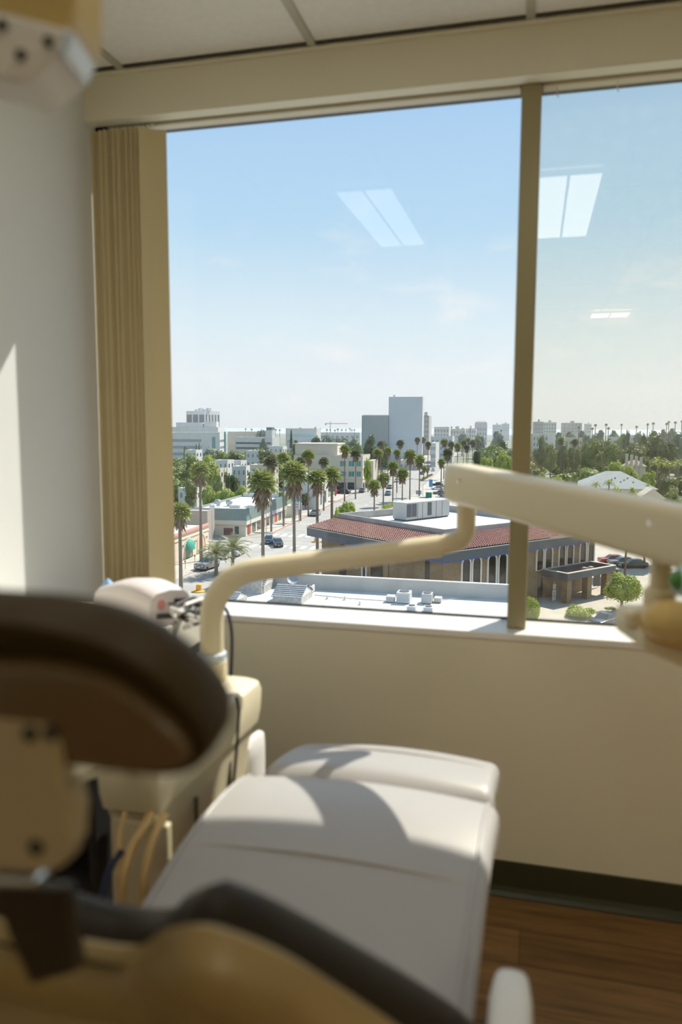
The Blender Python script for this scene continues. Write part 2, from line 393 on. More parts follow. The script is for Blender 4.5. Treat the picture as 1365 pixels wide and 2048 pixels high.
def pad(prof, halfw, edge, thick, name, material, crown=0.012, skew=0.0):
    """upholstered pad: prof = (y, z) along the chair, halfw(y) half width, rounded sides"""
    P = smooth_open(prof, 5); k = len(P); b = MB(); rings = []
    for i, p in enumerate(P):
        y, z = p; t = (P[min(i+1, k-1)]-P[max(i-1, 0)]).normalized(); nrm = Vector((-t.y, t.x))
        w = halfw(i/(k-1)); sec = []
        for q in range(13):                           # top, left to right
            s_ = -1+2*q/12; sec.append((s_*(w-edge), crown*(1-s_*s_)))
        for q in range(1, 6):
            a = math.pi/2*(1-q/5); sec.append((w-edge+edge*math.cos(a), -edge+edge*math.sin(a)))
        sec.append((w-.004, -thick)); sec.append((-(w-.004), -thick))
        for q in range(0, 5):
            a = math.pi/2*(q/5); sec.append((-(w-edge)-edge*math.cos(a), -edge+edge*math.sin(a)))
        rings.append([(CX(y)+sx, y+nrm.x*sz, z+nrm.y*sz) for sx, sz in sec])
    b.loft(rings)
    return b.build(name, material, CH, smooth=True, ang=50)
seat_prof = [(.70, .640), (.80, .655), (.92, .685), (1.02, .713), (1.10, .735), (1.18, .748), (1.25, .752), (1.32, .745), (1.37, .728), (1.395, .700)]
pad(seat_prof, lambda t: .260-.012*t, .028, .075, 'seat', LEATHER)
leg_prof = [(1.405, .690), (1.425, .715), (1.46, .724), (1.55, .712), (1.63, .690), (1.70, .660), (1.725, .630)]
pad(leg_prof, lambda t: .238-.018*t, .025, .06, 'leg_rest', LEATHER)
# stitched seams across the seat and leg rest
for y, z, w in ((1.095, .7350, .225), (1.565, .7085, .20)):
    MB().tube([(CX(y)+w*s_, y+.004*s_*s_, z+.012*(1-s_*s_)+.0016-.003*s_*s_) for s_ in [q/10-1 for q in range(21)]], .0022, 6).build('seam', mat('seam_thread', (0.50, 0.46, 0.43), 0.7), CH, smooth=True)
for s_ in (-1, 1):                              # piping along both sides
    pts = [(CX(p.x)+s_*(.260-.012*i/45-.020), p.x, p.y-.0015) for i, p in enumerate(smooth_open(seat_prof, 5))]
    MB().tube(pts, .0045, 8).build('piping', LEATHER, CH, smooth=True)
MB().box((CX(1.0)-.20, .72, .53), (CX(1.0)+.20, 1.36, .625)).build('seat_frame', SHELL, CH, bevel=.02)
MB().box((CX(1.5)-.17, 1.40, .55), (CX(1.5)+.17, 1.66, .61)).build('leg_rest_frame', SHELL, CH, bevel=.015)
MB().lathe([(.13, .30), (.12, .42), (.10, .54)], (CX(1.0), 1.0, 0), 24).build('column', SHELL, CH, smooth=True)
MB().box((CX(1.1)-.16, .70, .0), (CX(1.1)+.16, 1.45, .06)).box((CX(1.0)-.13, .86, .06), (CX(1.0)+.13, 1.14, .31)).build('base', BLACK, CH, bevel=.015)

# armrests
def armrest(x, y0, y1, z, side):
    b = MB(); rings = []
    for y, w, h in ((y0, .012, .02), (y0+.012, .022, .034), (y0+.05, .026, .040), (y1-.05, .026, .040), (y1-.012, .022, .034), (y1, .012, .02)):
        rings.append([(x+w*math.copysign(abs(math.cos(t))**.6, math.cos(t)), y, z-.042+h*math.copysign(abs(math.sin(t))**.6, math.sin(t))) for t in [2*math.pi*q/16 for q in range(16)]])
    b.loft(rings)
    ob = b.build('armrest', WHITEP, CH, smooth=True, ang=60)
    MB().box((x-.014, (y0+y1)/2-.03, .56), (x+.014, (y0+y1)/2+.03, z-.07)).box((min(x, x-side*.13), (y0+y1)/2-.03, .54), (max(x, x-side*.13), (y0+y1)/2+.03, .575)).build('armrest_bracket', SHELL, CH, bevel=.008)
armrest(-.008, .70, .91, .765, 1)
armrest(-.655, .70, .93, .70, -1)

# backrest: shell behind, dark upholstered cushion in front of it
NB = Vector((0, math.sin(math.radians(50)), math.cos(math.radians(50))))      # towards the sitter
DB = Vector((0, -math.cos(math.radians(50)), math.sin(math.radians(50))))     # up along the back
BX = -0.333
def on_back(u, z, off):                         # z in metres above floor on the plane through (y .48, z 1.10)
    s_ = (z-1.10)/DB.z
    return Vector((BX+u, .48, 1.10)) + Vector((0, 0, 0)) + DB*s_ + NB*off
def back_outline(half):
    right = half; left = [(-u, z) for u, z in reversed(half) if u > 0.001]
    return smooth_closed(right+left, 5)
cush = [(0, 1.012), (.05, 1.030), (.085, 1.072), (.118, 1.099), (.150, 1.086), (.178, 1.058), (.212, 1.012), (.258, .945), (.30, .865), (.315, .78), (.30, .70), (.25, .655), (.12, .640), (0, .636)]
co = back_outline(cush)
def pillow(outline, offs, name, material, cz, cu=0.0, parent=CH, fn=on_back, ang=60):
    """stack of outlines shrunk by inset at each offset"""
    b = MB(); rings = []
    for off, inset in offs:
        ring = []; n = len(outline)
        for i in range(n):
            p = outline[i]; t = (outline[(i+1) % n]-outline[i-1]).normalized(); nr = Vector((t.y, -t.x))
            # outline runs clockwise or not: push towards centroid
            c = Vector((cu, cz)); d = nr if nr.dot(c-p) > 0 else -nr
            if (c-p).length < inset*1.5: q = p.lerp(c, .9)
            else: q = p + d*inset
            ring.append(fn(q.x, q.y, off))
        rings.append(ring)
    off = offs[-1][0]; c = Vector((cu, cz))
    for f_ in (.3, .65): rings.append([fn(*(outline[q].lerp(c, f_)), off) for q in range(len(outline))])
    b.loft(rings)
    return b.build(name, material, parent, smooth=True, ang=ang)
pillow(co, [(-.062, .030), (-.060, .012), (-.052, .003), (-.042, .0), (-.022, .0), (-.008, .005), (.002, .018), (.007, .04)], 'backrest_cushion', VINYL, .86)
sh = [(0, 1.024), (.042, 1.030), (.070, 1.050), (.098, 1.086), (.125, 1.104), (.150, 1.098), (.176, 1.072), (.198, 1.026), (.226, .960), (.255, .88), (.27, .80), (.255, .71), (.20, .665), (.1, .652), (0, .65)]
so_ = back_outline([(u*1.08, z+.032) for u, z in sh])
def on_shell(u, z, off): return on_back(u, z, off-.078)
pillow(so_, [(.036, .012), (.030, .0), (.012, .0), (.003, .004), (-.004, .013), (-.010, .03)], 'backrest_shell', SHELL, .86, fn=on_shell)
boss = [(-.10, 1.00), (-.10, .93), (-.09, .80), (.10, .80), (.125, .90), (.108, .985), (.075, 1.006), (.03, 1.012), (-.06, 1.012)]
pillow(smooth_closed(boss, 5), [(.014, 0), (-.018, .0), (-.028, .006), (-.032, .016)], 'headrest_socket', SHELL, .92, fn=lambda u, z, o: on_shell(u+.010, z, o-.020))

# headrest with its bracket and bar
bar = [(at_y(-24, 1780, .392)), (at_y(132, 1782, .392)), (at_y(156, 1945, .418)), (at_y(58, 1972, .418))]
MB().prism(bar, (0, .012, 0)).build('headrest_bar', DARKM, CH, bevel=.003)
HB = MB(); HB.prism([at_y(*q, .385) for q in ((-40, 1345), (112, 1345), (118, 1500), (118, 1572), (138, 1582), (142, 1690), (124, 1736), (95, 1746), (-40, 1744))], (0, .02, 0))
hb = HB.build('headrest_bracket', SHADED_CREAM, CH, bevel=.008, segs=3)
for px, py in ((72, 1695), (60, 1468), (102, 1466)):
    p = at_y(px, py, .3845); MB().lathe([(.0052, -.002), (.0052, .001), (.004, .0018)], p, 12, Matrix.Rotation(math.radians(90), 3, 'X')).build('screw', DARKM, hb)
MB().prism([at_y(*q, .392) for q in ((143, 1586), (152, 1594), (157, 1612), (156, 1650), (149, 1664), (143, 1664))], (0, .012, 0)).build('release_lever', SHADED_CREAM, CH, bevel=.002, segs=2)
MB().prism([at_y(*q, .386) for q in ((-40, 1750), (66, 1757), (70, 1781), (-40, 1777))], (0, .02, 0)).build('bracket_collar', CHROME, CH, bevel=.003)
MB().lathe([(.014, -.02), (.014, .02)], (-.315, .398, 1.268), 16, Matrix.Rotation(math.radians(90), 3, 'Y')).build('pivot', DARKM, CH, smooth=True)
HX, HY, HZ = -.325, .420, 1.262
def on_head(u, z, off):
    a = math.radians(14)                       # leaning back a little
    dz = z-HZ
    return Vector((HX+u, HY - dz*math.sin(a)*1.0 + off*math.cos(a) + .10*(u*u)*0, HZ + dz*math.cos(a) + off*math.sin(a)))
hd = [(0, 1.3125), (.05, 1.3115), (.088, 1.304), (.118, 1.288), (.140, 1.265), (.149, 1.245), (.145, 1.228), (.128, 1.216), (.10, 1.2115), (.05, 1.2125), (0, 1.213)]
ho = back_outline(hd)
pillow(ho, [(-.030, .016), (-.035, .009), (-.033, .002), (-.022, .0), (.0, .0), (.014, .005), (.022, .016), (.026, .03)], 'headrest_cushion', HVINYL, 1.262, fn=on_head)
PLATE = mat('brown_plate', (0.15, 0.095, 0.045), 0.25, coat=0.4)
hp = [(0, 1.284), (.05, 1.286), (.088, 1.280), (.115, 1.264), (.134, 1.245), (.136, 1.232), (.122, 1.222), (.09, 1.217), (.04, 1.217), (0, 1.217)]
pillow(back_outline(hp), [(-.028, 0), (-.037, .0), (-.039, .002), (-.0395, .005)], 'headrest_plate', PLATE, 1.255, fn=on_head)

# ------------------------------------------------------------------ the delivery unit beside the chair
DU = thing('delivery_unit', 'cream side delivery box between chair and cabinet', 'dental unit', (-0.665, 1.39, 0))
b = MB()
# flared upper body with rounded far end
UX0, UX1, UY0, UY1 = -.745, -.598, 1.150, 1.625
def ring(z, e, r=.03, n=6):
    x0, x1, y0, y1 = UX0-e, UX1+e, UY0-e, UY1+e*1.6; pts = []
    for cx, cy, a0 in ((x1-r, y0+r*.4, -90), (x1-r, y1-r, 0), (x0+r, y1-r, 90), (x0+r, y0+r*.4, 180)):
        rr = r if cy > 1.2 else r*.4
        for q in range(n):
            a = math.radians(a0+90*q/(n-1)); pts.append((cx+rr*math.cos(a), cy+rr*math.sin(a), z))
    return pts
b.loft([ring(.20, -.024), ring(.50, -.024), ring(.62, -.021), ring(.70, -.014), ring(.737, -.006)])
b.build('lower_body', CREAM, DU, smooth=True)
MB().loft([ring(.737, -.010), ring(.7435, -.010)]).build('shadow_gap', mat('seam_gap', (0.10, 0.085, 0.05), 0.8), DU)
MB().loft([ring(.744, .0), ring(.77, .004), ring(.818, .006), ring(.834, .002), ring(.842, -.008)]).build('lid', CREAM, DU, smooth=True)
for y in (1.31, 1.48):
    MB().box((UX1-.024, y-.0016, .35), (UX1-.0165, y+.0016, .70)).build('panel_seam', mat('seam_gap', (0.10, 0.085, 0.05), 0.8), DU)
MB().tube([(UX1+.002, 1.47, .848), (UX1+.011, 1.46, .82), (UX1+.008, 1.45, .74), (UX1-.008, 1.44, .55), (UX1-.012, 1.435, .40)], .0035, 8).build('black_cable', BLACK, DU, smooth=True)
MB().loft([[(x+.022*math.cos(t)*.6, 1.695+.058*math.sin(t), z) for t in [2*math.pi*q/14 for q in range(14)]] for x, z in ((-.640, .36), (-.640, .625), (-.642, .655), (-.644, .665))][:3] + [[(-.642+.008*math.cos(t), 1.695+.035*math.sin(t), .668) for t in [2*math.pi*q/14 for q in range(14)]]]).build('side_cover', WHITEP, DU, smooth=True)
MB().box((UX0+.03, UY0+.03, 0), (UX1-.03, UY1-.02, .20)).build('pedestal', BLACK, DU, bevel=.01)
MB().box((UX0+.034, UY0+.004, .45), (UX1-.002, UY0+.022, .725)).build('hose_panel', CREAM, DU, bevel=.004)
HOSE = mat('tan_hose', (0.62, 0.42, 0.17), 0.45)
def hose(pts, r, name='hose', m=HOSE):
    MB().tube(smooth_open(pts, 6), r, 10).build(name, m, DU, smooth=True)
hose([at_d(302, 1628, 1.328), at_d(285, 1660, 1.287), at_d(262, 1700, 1.264), at_d(248, 1750, 1.240), at_d(242, 1810, 1.228)], .0075)
hose([at_d(330, 1632, 1.328), at_d(312, 1665, 1.287), at_d(300, 1700, 1.264), at_d(290, 1750, 1.240), at_d(286, 1810, 1.228)], .0075)
hose([at_d(250, 1625, 1.328), at_d(240, 1670, 1.299), at_d(238, 1720, 1.275), at_d(240, 1800, 1.240)], .004)
hose([at_d(245, 1700, 1.252), at_d(222, 1735, 1.240), at_d(208, 1775, 1.228), at_d(200, 1820, 1.217)], .0055, 'blue_hose', mat('navy_rubber', (0.025, 0.03, 0.08), 0.5))
# post, swivel tube, spring arm and tray head
AR = thing('dental_delivery_system', 'cream bent tube with spring arm and tray head across the window', 'dental tray arm', tuple(at_d(425, 1335, 1.755)))
pb = at_d(425, 1338, 1.755); pt = at_d(425, 1290, 1.755)
MB().lathe([(.034, 0), (.034, .043), (.030, .045)], (pb.x, pb.y, .8435), 20).build('post_base', CREAM, AR, smooth=True)
MB().lathe([(.033, 0), (.033, .015), (.028, .018)], (pb.x, pb.y, .889), 20).build('collar', mat('blue_grey_ring', (0.55, 0.62, 0.70), 0.3), AR, smooth=True)
PA = (pb.x, pb.y)
e1 = at_d(520, 1132, 1.79); e2 = at_d(880, 1092, 1.85)
zc = e1.z
corner = Vector((PA[0], PA[1], zc-.01))
tubep = [Vector((PA[0], PA[1], .908)), Vector((PA[0], PA[1], .96))]
dirh = (e2-corner).normalized()
R_ = .100
for q in range(0, 9):
    a = math.pi/2*q/8
    tubep.append(corner + Vector((0, 0, -R_))*(1-math.sin(a)) + dirh*R_*(1-math.cos(a)) )
tubep += [corner.lerp(e2, .4), corner.lerp(e2, .7), e2]
MB().tube(tubep, .0270, 20).build('swivel_tube', CREAM, AR, smooth=True, ang=50)
e3 = at_d(935, 1083, 1.86); top = at_d(934, 1003, 1.86)
eb = [e2 - dirh*.001, e2.lerp(e3, .6)]
up_ = Vector((0, 0, 1))
c2 = Vector((top.x, top.y, e2.lerp(e3, 1.0).z)); r2 = .032
eb = [e2-dirh*.012]
for q in range(0, 8):
    a = math.pi/2*q/7; eb.append(c2 - dirh*r2*(1-math.sin(a)) + up_*r2*(1-math.cos(a)))
eb.append(Vector((top.x, top.y, top.z)))
MB().tube(eb, .0235, 18).build('elbow', CREAM, AR, smooth=True, ang=50)
MB().lathe([(.024, -.004), (.024, .010), (.019, .014)], top, 18).build('elbow_collar', CREAM, AR, smooth=True)
MB().lathe([(.015, .012), (.015, .058)], top, 16).build('pivot_pin', CREAM, AR, smooth=True)
# spring arm: tapered rounded box from left end to right end
A0 = at_d(903, 962, 1.84); A1 = at_d(1480, 1098, 1.02)
ax = (A1-A0).normalized(); side = ax.cross(up_).normalized(); upv = side.cross(ax)
def rrect(c, hw, hh, r, n=5):
    out = []
    for sx, sy, a0 in ((1, -1, -90), (1, 1, 0), (-1, 1, 90), (-1, -1, 180)):
        for q in range(n):
            a = math.radians(a0+90*q/(n-1)); out.append(c + side*(sx*(hw-r)+r*math.cos(a)) + upv*(sy*(hh-r)+r*math.sin(a)))
    return out
L_ = (A1-A0).length; rings = []
for t, hh, hw, r in ((0.0, .028, .016, .012), (.006, .037, .022, .014), (.02, .043, .028, .014), (.05, .046, .031, .014), (L_*.6, .044, .033, .014), (L_, .044, .034, .014)):
    rings.append(rrect(A0+ax*t, hw, hh, r))
arm = MB().loft(rings).build('spring_arm', CREAM, AR, smooth=True, ang=60)
for px, py, d in ((918, 962, 1.655), (1302, 1047, 1.18)):
    r_ = ray(px, py)
    # put the screw on the near face of the arm
    p0 = A0 - side*0.0315 if side.y > 0 else A0 + side*.0315
    sp = at_plane(px, py, p0, side)
    MB().lathe([(.0055, -.004), (.0055, .002), (.003, .003)], sp, 12, Vector((0, 0, 1)).rotation_difference(-side if side.y > 0 else side).to_matrix()).build('screw', CHROME, arm)
d1 = at_d(1320, 1105, 1.17); d2 = at_d(1320, 1195, 1.17)
MB().lathe([(.0155, 0), (.0155, d1.z-d2.z+.03)], (d2.x, d2.y, d2.z), 18).build('drop_post', CREAM, AR, smooth=True)
th_ = MB()
hc = at_d(1340, 1255, 1.10)
TH = AR
MB().lathe([(.018, -.02), (.024, -.012), (.024, .010), (.018, .016)], (d2.x, d2.y, d2.z+.0), 20).build('post_collar', CREAM, TH, smooth=True)
yel = mat('amber_plastic', (0.62, 0.43, 0.14), 0.4, coat=.2)
a_ = at_d(1290, 1240, 1.12); b_ = at_d(1480, 1262, 1.02)
rr = []
axh = (b_-a_).normalized(); sd = axh.cross(up_).normalized(); uv_ = sd.cross(axh)
for t, s_ in ((0, .3), (.004, .6), (.015, .85), (.035, 1), (.19, 1)):
    rr.append([a_+axh*t + sd*(.034*s_*math.cos(q)) + uv_*(.033*s_*math.sin(q)) for q in [2*math.pi*k/18 for k in range(18)]])
MB().loft(rr).build('hand_grip', yel, TH, smooth=True, ang=60)
def hbox(px0, py0, px1, py1, d, dep, name, m, bev=.008):
    p = [at_d(px0, py0, d), at_d(px1, py0, d), at_d(px1, py1, d), at_d(px0, py1, d)]
    fw = Vector((FWD.x, FWD.y, 0)).normalized()
    return MB().prism(p, fw*dep).build(name, m, TH, bevel=bev, segs=3)
hbox(1254, 1222, 1330, 1262, 1.125, .05, 'head_knuckle', CREAM)
p = [at_d(*q, 1.10) for q in ((1287, 1262), (1500, 1262), (1500, 1390), (1365, 1335), (1287, 1300))]
MB().prism(p, Vector((FWD.x, FWD.y, 0)).normalized()*.12).build('head_body', CREAM, TH, bevel=.008, segs=3)
p = [at_d(*q, 1.09) for q in ((1338, 1272), (1500, 1330), (1500, 1345), (1342, 1284))]
MB().prism(p, Vector((FWD.x, FWD.y, 0)).normalized()*.012).build('trim_strip', mat('grey_trim', (.35, .33, .28), .4), TH, bevel=.002)
gc = at_d(1362, 1162, 1.02)
GP = thing('instrument_handpiece', 'green handpiece with pale blue collar resting on the tray head', 'handpiece', tuple(gc))
gdir = Vector((RT.x, RT.y, -.10)).normalized()
Mq = Vector((0, 0, 1)).rotation_difference(gdir).to_matrix()
MB().lathe([(.006, -.014), (.015, -.006), (.0185, .01), (.0185, .09), (.016, .10)], gc, 18, Mq).build('body', mat('green_plastic', (0.05, 0.20, 0.02), 0.3, coat=.4), GP, smooth=True)
MB().lathe([(.017, -.004), (.021, .0), (.021, .008), (.0186, .011)], gc, 18, Mq).build('collar', mat('pale_blue_plastic', (0.50, 0.70, 0.80), 0.25, coat=.4), GP, smooth=True)
MB().tube([gc+gdir*.05+Vector((0, 0, -.027)), gc+gdir*.05+Vector((0, .02, -.05)), hc+Vector((.08, .03, .03))], .006, 10).build('holder', CREAM, TH, smooth=True)

# assistant tray slab left of the unit
tz = .93
q4 = [at_z(90, 1570, tz), at_z(295, 1497, tz), at_z(250, 1478, tz), at_z(60, 1520, tz)]
MB().prism([v+Vector((0, 0, -.018)) for v in q4], (0, 0, .018)).build('tray_slab', CREAM, DU, bevel=.004)
MB().tube([q4[2]+Vector((0, 0, -.02)), q4[2]+Vector((0, .03, -.06)), Vector((UX0+.03, UY0+.08, .80))], .012, 10).build('tray_support', CREAM, DU, smooth=True)

# ------------------------------------------------------------------ cabinet in the corner with the console
CB = thing('corner_cabinet', 'cream topped open black cabinet standing in the corner by the blind', 'cabinet', (-1.12, 1.62, 0))
x0, x1, y0, y1, zt = -1.38, -.865, 1.35, 1.90, .925
MB().box((x0, y0-.005, zt-.09), (x1, y1, zt)).build('worktop', mat('grey_beige_top', (.66, .62, .52), .5), CB, bevel=.004)
MB().box((x0, y0, 0), (x0+.02, y1, zt-.091)).build('side_panel', BLACK, CB)
MB().box((x1-.02, y0, 0), (x1, y1, zt-.091)).build('side_panel', BLACK, CB)
MB().box((x0+.02, y1-.02, 0), (x1-.02, y1, zt-.091)).build('back_panel', BLACK, CB)
GREYS = mat('dark_grey_shelf', (.055, .052, .045), .5)
for z in (.06, .36, .62): MB().box((x0+.02, y0+.004, z), (x1-.02, y1-.02, z+.05)).build('shelf', GREYS, CB)
CBL = MB().tube(smooth_open([(-1.12, 1.335, .50), (-1.09, 1.33, .41), (-1.0, 1.32, .355), (-.92, 1.33, .345), (-.875, 1.335, .36)], 6), .003, 8)
tag(CBL.build('looped_cord', mat('olive_cord', (.20, .18, .09), .5), off=(-.97, 1.33, .345), smooth=True), 'thin looped cord hanging in front of the black cabinet', 'cord')
# console on the worktop
KC = at_z(300, 1262, zt)
K0 = thing('control_console', 'white domed console with pink mark and plugged cables by the window', 'console', (KC.x, KC.y, zt))
cdir = (at_z(352, 1240, zt) - at_z(296, 1252, zt)); cdir.z = 0; ex = cdir.normalized()     # along the end face
ey = Vector((-ex.y, ex.x, 0))                                                                # away
w_, l_, h0, h1 = .120, .215, .074, .100
org = at_z(300, 1258, zt)
b = MB(); rings = []
for t in [q/10 for q in range(11)]:
    hh = h0 + (h1-h0)*math.sin(math.pi*min(1, t*.9+.1))
    lb = org + ex*0
    back = Vector((-.93, .36, 0)).normalized()*(l_*t)
    def P(u, z, back=back): return org + ex*(w_*u) + back + Vector((0, 0, z))
    rings.append([P(0, .002), P(0, hh-.03), P(.04, hh-.012), P(.16, hh), P(.5, hh+.006), P(.84, hh), P(.96, hh-.012), P(1, hh-.03), P(1, .002)])
cons = b.loft(rings).build('casing', mat('pinkish_white_plastic', (.82, .76, .76), .35, coat=.2), K0, smooth=True, ang=45)
fn = -Vector((-.93, .36, 0)).normalized()
fn = (fn - ex*fn.dot(ex)).normalized()
def E_(u, z, o): return org + ex*(w_*u) + fn*o + Vector((0, 0, z))
MB().loft([[E_(.28+.10*math.cos(t), .055+.013*math.sin(t), o) for t in [2*math.pi*q/16 for q in range(16)]] for o in (.0004, .0016)]).build('pink_mark', mat('pink_ink', (.75, .33, .33), .5), K0)
for (u, z), (u2, z2) in (((.62, .058), (.95, .052)), ((.18, .028), (.62, .030))):
    MB().tube([E_(u, z, .0005), E_(u*.5+u2*.5, z+.002, .03), E_(u2, z2, .055)], [.006, .0075, .005], 10).build('plug', BLACK, K0, smooth=True)
CW = mat('white_cable', (.78, .77, .74), .45)
random.seed(5)
for i in range(7):
    pts = [E_(.3+.5*random.random(), .03+.03*random.random(), .045+.01*i)]
    for k in range(5): pts.append(E_(.2+1.0*random.random(), .012+.055*random.random(), .03+.07*random.random()))
    MB().tube(smooth_open(pts, 5), .0045 if i < 4 else .003, 8).build('coiled_cable', CW if i < 4 else BLACK, K0, smooth=True)
MB().tube(smooth_open([E_(1.1, .06, .06), E_(1.45, .035, .07), E_(1.55, .004, .075), E_(1.58, -.05, .080), E_(1.50, -.16, .085)], 6), .0045, 8).build('dark_cable', mat('navy_cable', (.03, .03, .07), .4), K0, smooth=True)
BLU = at_d(216, 1182, 2.02)
tag(MB().lathe([(.022, 0), (.026, .02), (.024, .045), (.012, .07), (.004, .078)], (0, 0, 0), 18).build('pump_bottle', mat('sky_blue_plastic', (.30, .50, .80), .35), off=None, smooth=True), 'small light blue bottle behind the white console', 'bottle').location = (BLU.x, BLU.y, zt+.0005)
bpy.data.objects['pump_bottle'].scale = (1, 1, max(.5, (at_d(216, 1158, 2.02).z-zt)/.078))

# ------------------------------------------------------------------ operating lamp, near the lens at top left
LP = thing('operating_lamp', 'cream operating lamp head hanging at the upper left corner', 'lamp', tuple(at_d(60, 60, .6)))
AMB = mat('amber_housing', (.52, .38, .14), .4)
fwv = Vector((FWD.x, FWD.y, 0)).normalized()
hp_ = [at_d(*q, .60) for q in ((-160, -160), (150, -160), (151, 0), (146, 46), (128, 60), (40, 38), (-160, -10))]
MB().prism(hp_, fwv*.07).build('housing', AMB, LP, bevel=.008, segs=3)
bp_ = [at_d(*q, .585) for q in ((-160, -14), (40, 32), (128, 56), (136, 58), (120, 105), (92, 128), (72, 150), (42, 166), (-160, 110))]
MB().prism(bp_, fwv*.06).build('reflector_cover', WHITEP, LP, bevel=.006, segs=3)
sp_ = [at_d(*q, .583) for q in ((128, 52), (150, 62), (128, 112), (112, 108))]
MB().prism(sp_, fwv*.055).build('side_lens', mat('pale_blue_lens', (.62, .72, .85), .2, coat=.5), LP, bevel=.003)
for px, py in ((6, 52), (98, 85), (44, 112)):
    MB().lathe([(.004, 0), (.004, .003)], at_d(px, py, .584), 10, Vector((0, 0, 1)).rotation_difference(-fwv).to_matrix()).build('screw', DARKM, LP)
tp = at_d(20, -60, .64)
MB().tube([tp, tp+Vector((-.04, -.05, .25)), tp+Vector((-.06, -.12, ZC-tp.z-.008))], .018, 14).build('arm', CREAM, LP, smooth=True)
# ================================================================== the town outside
GZ = EYE.z - 22.0                              # street level
SA = math.radians(3.5)                         # the avenue runs this far left of the window's normal
SU = Vector((math.cos(SA), math.sin(SA), 0)); SV = Vector((-math.sin(SA), math.cos(SA), 0))
def gp(px, py, h=0.0): return at_z(px, py, GZ+h)
def st(u, v, h=0.0): return SU*u + SV*v + Vector((0, 0, GZ+h))
def dg(px, d):                                  # ground point under the line of sight at depth d
    p = at_d(px, 900, d); return Vector((p.x, p.y, GZ))
def zat(py, d): return EYE.z + ray(682, py).z*d
rnd = random.Random(11)

ASPH = mat('asphalt', (0.42, 0.395, 0.35), 0.9, noise_amt=0.18, noise_scale=0.35)
CONC = mat('concrete', (0.54, 0.49, 0.41), 0.9, noise_amt=0.14, noise_scale=0.3)
LOT = mat('town_ground', (0.30, 0.29, 0.22), 0.95, noise_amt=0.5, noise_scale=0.03, color2=(0.12, 0.15, 0.06))
STRIPE = mat('road_paint', (0.72, 0.70, 0.66), 0.8)
REDK = mat('red_kerb', (0.50, 0.24, 0.19), 0.8)
def plate(name, u0, u1, v0, v1, z, m, lab):
    b = MB(); P = [st(u0, v0, z), st(u1, v0, z), st(u1, v1, z), st(u0, v1, z)]
    b.prism([p+Vector((0, 0, -.3)) for p in P], (0, 0, .3)); o = b.build(name, m); o['kind'] = 'structure'; o['label'] = lab; return o
plate('ground', -1400, 1400, 20, 2600, -.12, LOT, 'town ground between buildings and trees')
plate('street_ground', -43.5, -22.9, 20, 1500, -.02, ASPH, 'grey asphalt avenue running towards the horizon')
plate('cross_street_ground', -120, -22.9, 140, 153, -.015, ASPH, 'asphalt side street left of the avenue')
plate('sidewalk_ground', -48.5, -43.5, 20, 139.5, .12, CONC, 'left sidewalk in front of the arched storefront')
plate('sidewalk_ground_far', -48.5, -43.5, 153.5, 620, .12, CONC, 'left sidewalk beyond the side street')
plate('sidewalk_ground_right', -22.9, -15.0, 20, 420, .12, CONC, 'pale sidewalk along the right side of the avenue')
plate('kerb_ground', -43.5, -43.25, 153.5, 420, .13, REDK, 'red painted kerb of the left sidewalk')
plate('plaza_ground', -15.0, 60, 60, 240, .05, CONC, 'pale concrete plaza and parking lot round the brick bank')
sea = MB(); P = [st(-9000, 2600, -.5), st(9000, 2600, -.5), st(9000, 16000, -.5), st(-9000, 16000, -.5)]
sea.prism([p+Vector((0, 0, -1)) for p in P], (0, 0, 1)); tag(sea.build('sea', mat('sea_water', (0.62, 0.70, 0.74), 0.35)), 'pale blue band of sea under the horizon', 'sea', kind='structure')
cw = MB()
for k in range(11):
    u = -42.6 + k*1.8; P = [st(u, 149.3, -.012), st(u+.95, 149.3, -.012), st(u+.95, 153.3, -.012), st(u, 153.3, -.012)]
    cw.prism(P, (0, 0, .008))
for k in range(7):
    u = -42.6 + k*1.9; P = [st(u, 134.5, -.012), st(u+.9, 134.5, -.012), st(u+.9, 138.0, -.012), st(u, 138.0, -.012)]
    cw.prism(P, (0, 0, .008))
struct(cw.build('crosswalk_ground', STRIPE), 'white crosswalk stripes over the avenue')
ln_ = MB()
for k in range(40):
    v = 160+k*9; ln_.prism([st(-33.3, v, -.012), st(-33.1, v, -.012), st(-33.1, v+3.5, -.012), st(-33.3, v+3.5, -.012)], (0, 0, .006))
struct(ln_.build('lane_mark_ground', STRIPE), 'dashed lane marks on the avenue')

CROWNS = []
